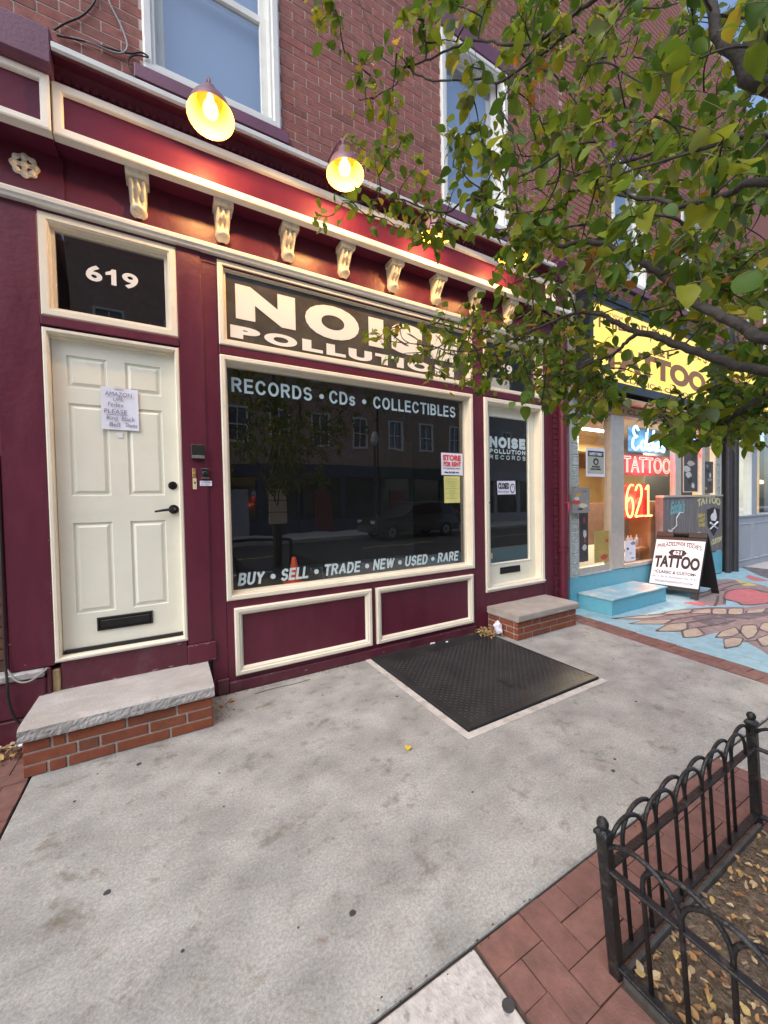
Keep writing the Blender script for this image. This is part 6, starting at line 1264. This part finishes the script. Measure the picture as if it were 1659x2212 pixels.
def key(l):
    v = l[0]-CAM_POS; ang = abs(math.atan2(v.x, v.y)-yaw0); el = abs(v.z)/max(.1, math.hypot(v.x, v.y)*math.cos(ang)) if ang < 1.4 else 9
    return ((0 if ang < .80 and el < 1.35 else 1), v.length/l[2])
leaves.sort(key=key)
LM = {}
for i, (p, d, L, q) in enumerate(leaves[:300]):
    k = rt_.randrange(16); t_ = round(leaf_tint(), 1) or .05
    if (k, t_) not in LM:
        o = MB().add(LV[k][0], LV[k][1], t_).build('leaf', LEAF, None, smooth=True); LM[(k, t_)] = o.data; bpy.data.objects.remove(o)
    o = bpy.data.objects.new('leaf', LM[(k, t_)]); COL.objects.link(o); o.parent = tree
    M = leaf_matrix(p, d, L); o.matrix_local = Matrix.Translation((-1.70, 3.55, 0)) @ M
fo = MB(); st = MB()
for (p, d, L, q) in leaves[300:]:
    M = leaf_matrix(p, d, L); vs, fs = LV[rt_.randrange(16)]; fo.add([M @ Vector(v) for v in vs], fs, leaf_tint())
fo = fo.build('foliage', LEAF, tree, smooth=True); stuff(TL(fo))
for (p, d, L, q) in leaves:
    if (p-q).length > .004: st.tube([q, (p+q)/2+Vector((0, 0, .002)), p], .0008, 3, cap=False)
stuff(TL(st.build('leaf_stalks', mat('stalk', (.12, .11, .04), .7), tree)))

# ================================================================== KERB SIDE THINGS (seen mirrored in the glass)
rk = thing('bike_rack', 'black hoop bike rack near the kerb, mirrored in the display window', 'bike rack', (1.6, -4.7, 0))
MB().tube(curve_pts([(-.7, 0, -.02), (-.7, 0, .62), (-.62, 0, .74), (0, 0, .76), (.60, 0, .74), (.68, 0, .62), (.68, 0, -.02)], 5), .032, 12).build('hoop', BLACK, rk, smooth=True)
for x in (-.7, .68): MB().lathe([(.07, 0), (.07, .008), (.0, .009)], 14, Matrix.Translation((x, 0, 0))).build('base_plate', BLACK, rk)
pb = thing('notice_panels', 'three pale notice panels strapped to the tree trunk, mirrored in the window', 'notice', (1.70, -3.42, 1.1))
for k in range(3): bx('panel', mat('notice_panel', (0.72, 0.72, 0.68), .5), pb, -.15, .15, -.02, .0, .02+k*.21, .215+k*.21, bevel=.004)
# houses across the street
def opp_house(x0, x1, h, wallm, label, seed, shopm, doorm):
    r = random.Random(seed); t = thing('row_house', label, 'building', ((x0+x1)/2, -15.6, 0)); cx = (x0+x1)/2; W = x1-x0
    cols = max(2, int(W/2.1)); ops = []
    for c_ in range(cols):
        xc = -W/2+W*(c_+.5)/cols
        for z in (4.4, 7.7):
            if z+1.8 < h: ops.append((xc-.5, xc+.5, z, z+1.75))
    zs = sorted({3.4, h, *[o_[2] for o_ in ops], *[o_[3] for o_ in ops]}); xs_ = sorted({-W/2, W/2, *[o_[0] for o_ in ops], *[o_[1] for o_ in ops]})
    mb = MB()
    for i in range(len(xs_)-1):
        for j in range(len(zs)-1):
            if any(o_[0] <= xs_[i]+1e-6 and xs_[i+1] <= o_[1]+1e-6 and o_[2] <= zs[j]+1e-6 and zs[j+1] <= o_[3]+1e-6 for o_ in ops): continue
            mb.add([(xs_[i], 0, zs[j]), (xs_[i], 0, zs[j+1]), (xs_[i+1], 0, zs[j+1]), (xs_[i+1], 0, zs[j])], [(0, 1, 2, 3)])
    mb.box(-W/2, W/2, -5, -.3, 3.4, h); mb.build('wall', wallm, t)
    for a, b, c_, d in ops:
        f = MB(); f.box(a, a+.08, -.1, .03, c_, d); f.box(b-.08, b, -.1, .03, c_, d); f.box(a+.08, b-.08, -.1, .03, d-.08, d); f.box(a+.08, b-.08, -.1, .05, c_, c_+.1); f.box(a+.08, b-.08, -.12, -.02, (c_+d)/2-.03, (c_+d)/2+.03); f.box((a+b)/2-.02, (a+b)/2+.02, -.115, -.03, c_+.1, d-.08)
        f = f.build('window', WHITE, t); MB().add([(a+.05, -.11, c_+.05), (a+.05, -.11, d-.05), (b-.05, -.11, d-.05), (b-.05, -.11, c_+.05)], [(0, 1, 2, 3)]).build('pane', mat('far_pane', (0.10, 0.12, 0.14), 0.05, .1, 2, spec=1.0), f)
    bx('cornice', shopm, t, -W/2, W/2, -.1, .35, h, h+.35); bx('shop_fascia', shopm, t, -W/2, W/2, -.2, .12, 2.8, 3.39)
    bx('bulkhead', shopm, t, -W/2, W/2, -.3, .02, 0, .6); bx('shop_glass', mat('far_shop_glass', (0.03, 0.033, 0.036), 0.06, .2, 2, spec=.9), t, -W/2, W/2, -.15, -.1, .6, 2.8)
    for k in range(cols+1): bx('pilaster', shopm, t, -W/2+W*k/cols-.12, -W/2+W*k/cols+.12, -.12, .05, .6, 2.8)
    dx = -W/2+W*(.5)/cols
    bx('door', doorm, t, dx-.45, dx+.45, -.09, .03, .0+.62*0, 2.15)
RB = mat('far_red_brick', (0.42, 0.27, 0.22), .9, .2, 6, .3, 30); RB2 = mat('far_brown_brick', (0.36, 0.26, 0.20), .9, .2, 6, .3, 30); RB3 = mat('far_grey_stucco', (0.33, 0.32, 0.30), .9, .1, 3)
NAVYP = mat('navy_shop_paint', (0.03, 0.045, 0.10), .5); REDD = mat('oxblood_door', (0.16, 0.02, 0.02), .5); GRYF = mat('grey_shop_paint', (0.35, 0.36, 0.37), .5); DGRN = mat('bottle_green_paint', (0.03, 0.06, 0.05), .5)
opp_house(-14, -8.1, 12.4, RB3, 'grey stucco house across the street, far left in the mirrored row', 1, GRYF, REDD)
opp_house(-8, -3.42, 12.8, RB, 'red brick house across the street left of the narrow gap', 2, DGRN, GRYF)
opp_house(-3.05, 1.9, 13.2, RB, 'red brick house across the street mirrored in the number transom', 8, DGRN, GRYF)
opp_house(2.0, 5.9, 11.4, RB2, 'brown brick house with navy shop front across the street', 3, NAVYP, GRYF)
opp_house(6.0, 10.4, 12.3, RB, 'red brick house with oxblood door across the street', 4, NAVYP, REDD)
opp_house(10.5, 17, 11.6, RB2, 'brown brick corner house across the street behind the parked car', 5, DGRN, REDD)
opp_house(17.1, 24, 12.6, RB3, 'grey stucco house across the street, far right in the mirrored row', 6, GRYF, GRYF)
opp_house(24.1, 31, 12.0, RB, 'red brick house across the street, last on the right', 7, DGRN, REDD)
# parked car across the street
CARP = mat('dark_car_paint', (0.035, 0.036, 0.04), .25, .1, 4, spec=.7, coat=.6); CARG = mat('car_glass', (0.01, 0.012, 0.014), .04, .1, 4, spec=.9); TYRE = mat('tyre', (0.015, 0.015, 0.015), .8); RIM = mat('car_rim', (.45, .45, .46), .3, .1, 10, metal=.8)
car = thing('parked_car', 'dark parked estate car across the street, mirrored in the display window', 'car', (9.6, -11.3, -.13))
side = [(-2.25, .32), (-2.28, .62), (-2.2, .88), (-1.55, .99), (-.95, 1.03), (-.35, 1.50), (.2, 1.60), (1.5, 1.60), (2.05, 1.45), (2.28, 1.02), (2.32, .6), (2.28, .32)]
rows = []; body = MB(); NS = 9
for k in range(NS):
    v = 2*k/(NS-1)-1; rows.append([( x*(1-.04*abs(v)**3), v*.92*(1-.18*max(0, (z-.95)/.65)), z-.05*abs(v)**4*(z > .9)) for x, z in side])
vs = [p for r_ in rows for p in r_]; m_ = len(side)
fs = [(k*m_+i, k*m_+(i+1) % m_, (k+1)*m_+(i+1) % m_, (k+1)*m_+i) for k in range(NS-1) for i in range(m_)]+[tuple(range(m_)), tuple(reversed(range((NS-1)*m_, NS*m_)))]
fixn(body.add(vs, fs).build('body', CARP, car, bevel=.02, seg=2))
for s in (-1, 1):
    for P in ([(-.82, 1.06), (-.32, 1.47), (.35, 1.53), (.35, 1.06)], [(.43, 1.06), (.43, 1.53), (1.35, 1.53), (1.75, 1.40), (1.85, 1.06)]):
        ws = [(x, s*(.932*(1-.18*max(0, (z-.95)/.65))), z) for x, z in P]; MB().add(ws, [tuple(range(len(ws)))]).build('side_window', CARG, car)
    bx('roof_rail', RIM, car, -.2, 1.7, s*.74-.015, s*.74+.015, 1.61, 1.64); bx('headlight', mat('headlight_lens', (.7, .7, .68), .1), car, -2.24, -2.05, s*.55-.18, s*.55+.18, .68, .82, bevel=.02); bx('taillight', REDI, car, 2.12, 2.30, s*.68-.1, s*.68+.1, .85, 1.2, bevel=.02)
    for x in (-1.42, 1.42):
        wh = MB().lathe([(.2, -.1), (.31, -.1), (.34, -.07), (.34, .07), (.31, .1), (.2, .1)], 26, Matrix.Translation((x, s*.83, .34)) @ Matrix.Rotation(R(90), 4, 'X')).build('wheel', TYRE, car, smooth=True)
        MB().lathe([(.0, -.03), (.06, -.09), (.2, -.09), (.21, 0), (.2, .09), (.06, .09), (.0, .03)], 20, Matrix.Translation((x, s*.83, .34)) @ Matrix.Rotation(R(90), 4, 'X')).build('rim', RIM, wh)
# street lamp post on the far pavement
sl = thing('street_lamp_post', 'black street lamp post on the far pavement, mirrored in the display window', 'lamp post', (8.9, -13.1, 0))
MB().lathe([(.20, 0), (.20, .15), (.12, .25), (.11, .8), (.075, .95), (.06, 3.6), (.05, 4.2)], 14).build('post', BLACK, sl); MB().lathe([(.05, 4.2), (.18, 4.35), (.2, 4.6), (.1, 4.9), (.0, 4.95)], 14).build('lantern', mat('opal_glass', (.6, .6, .58), .3), sl)
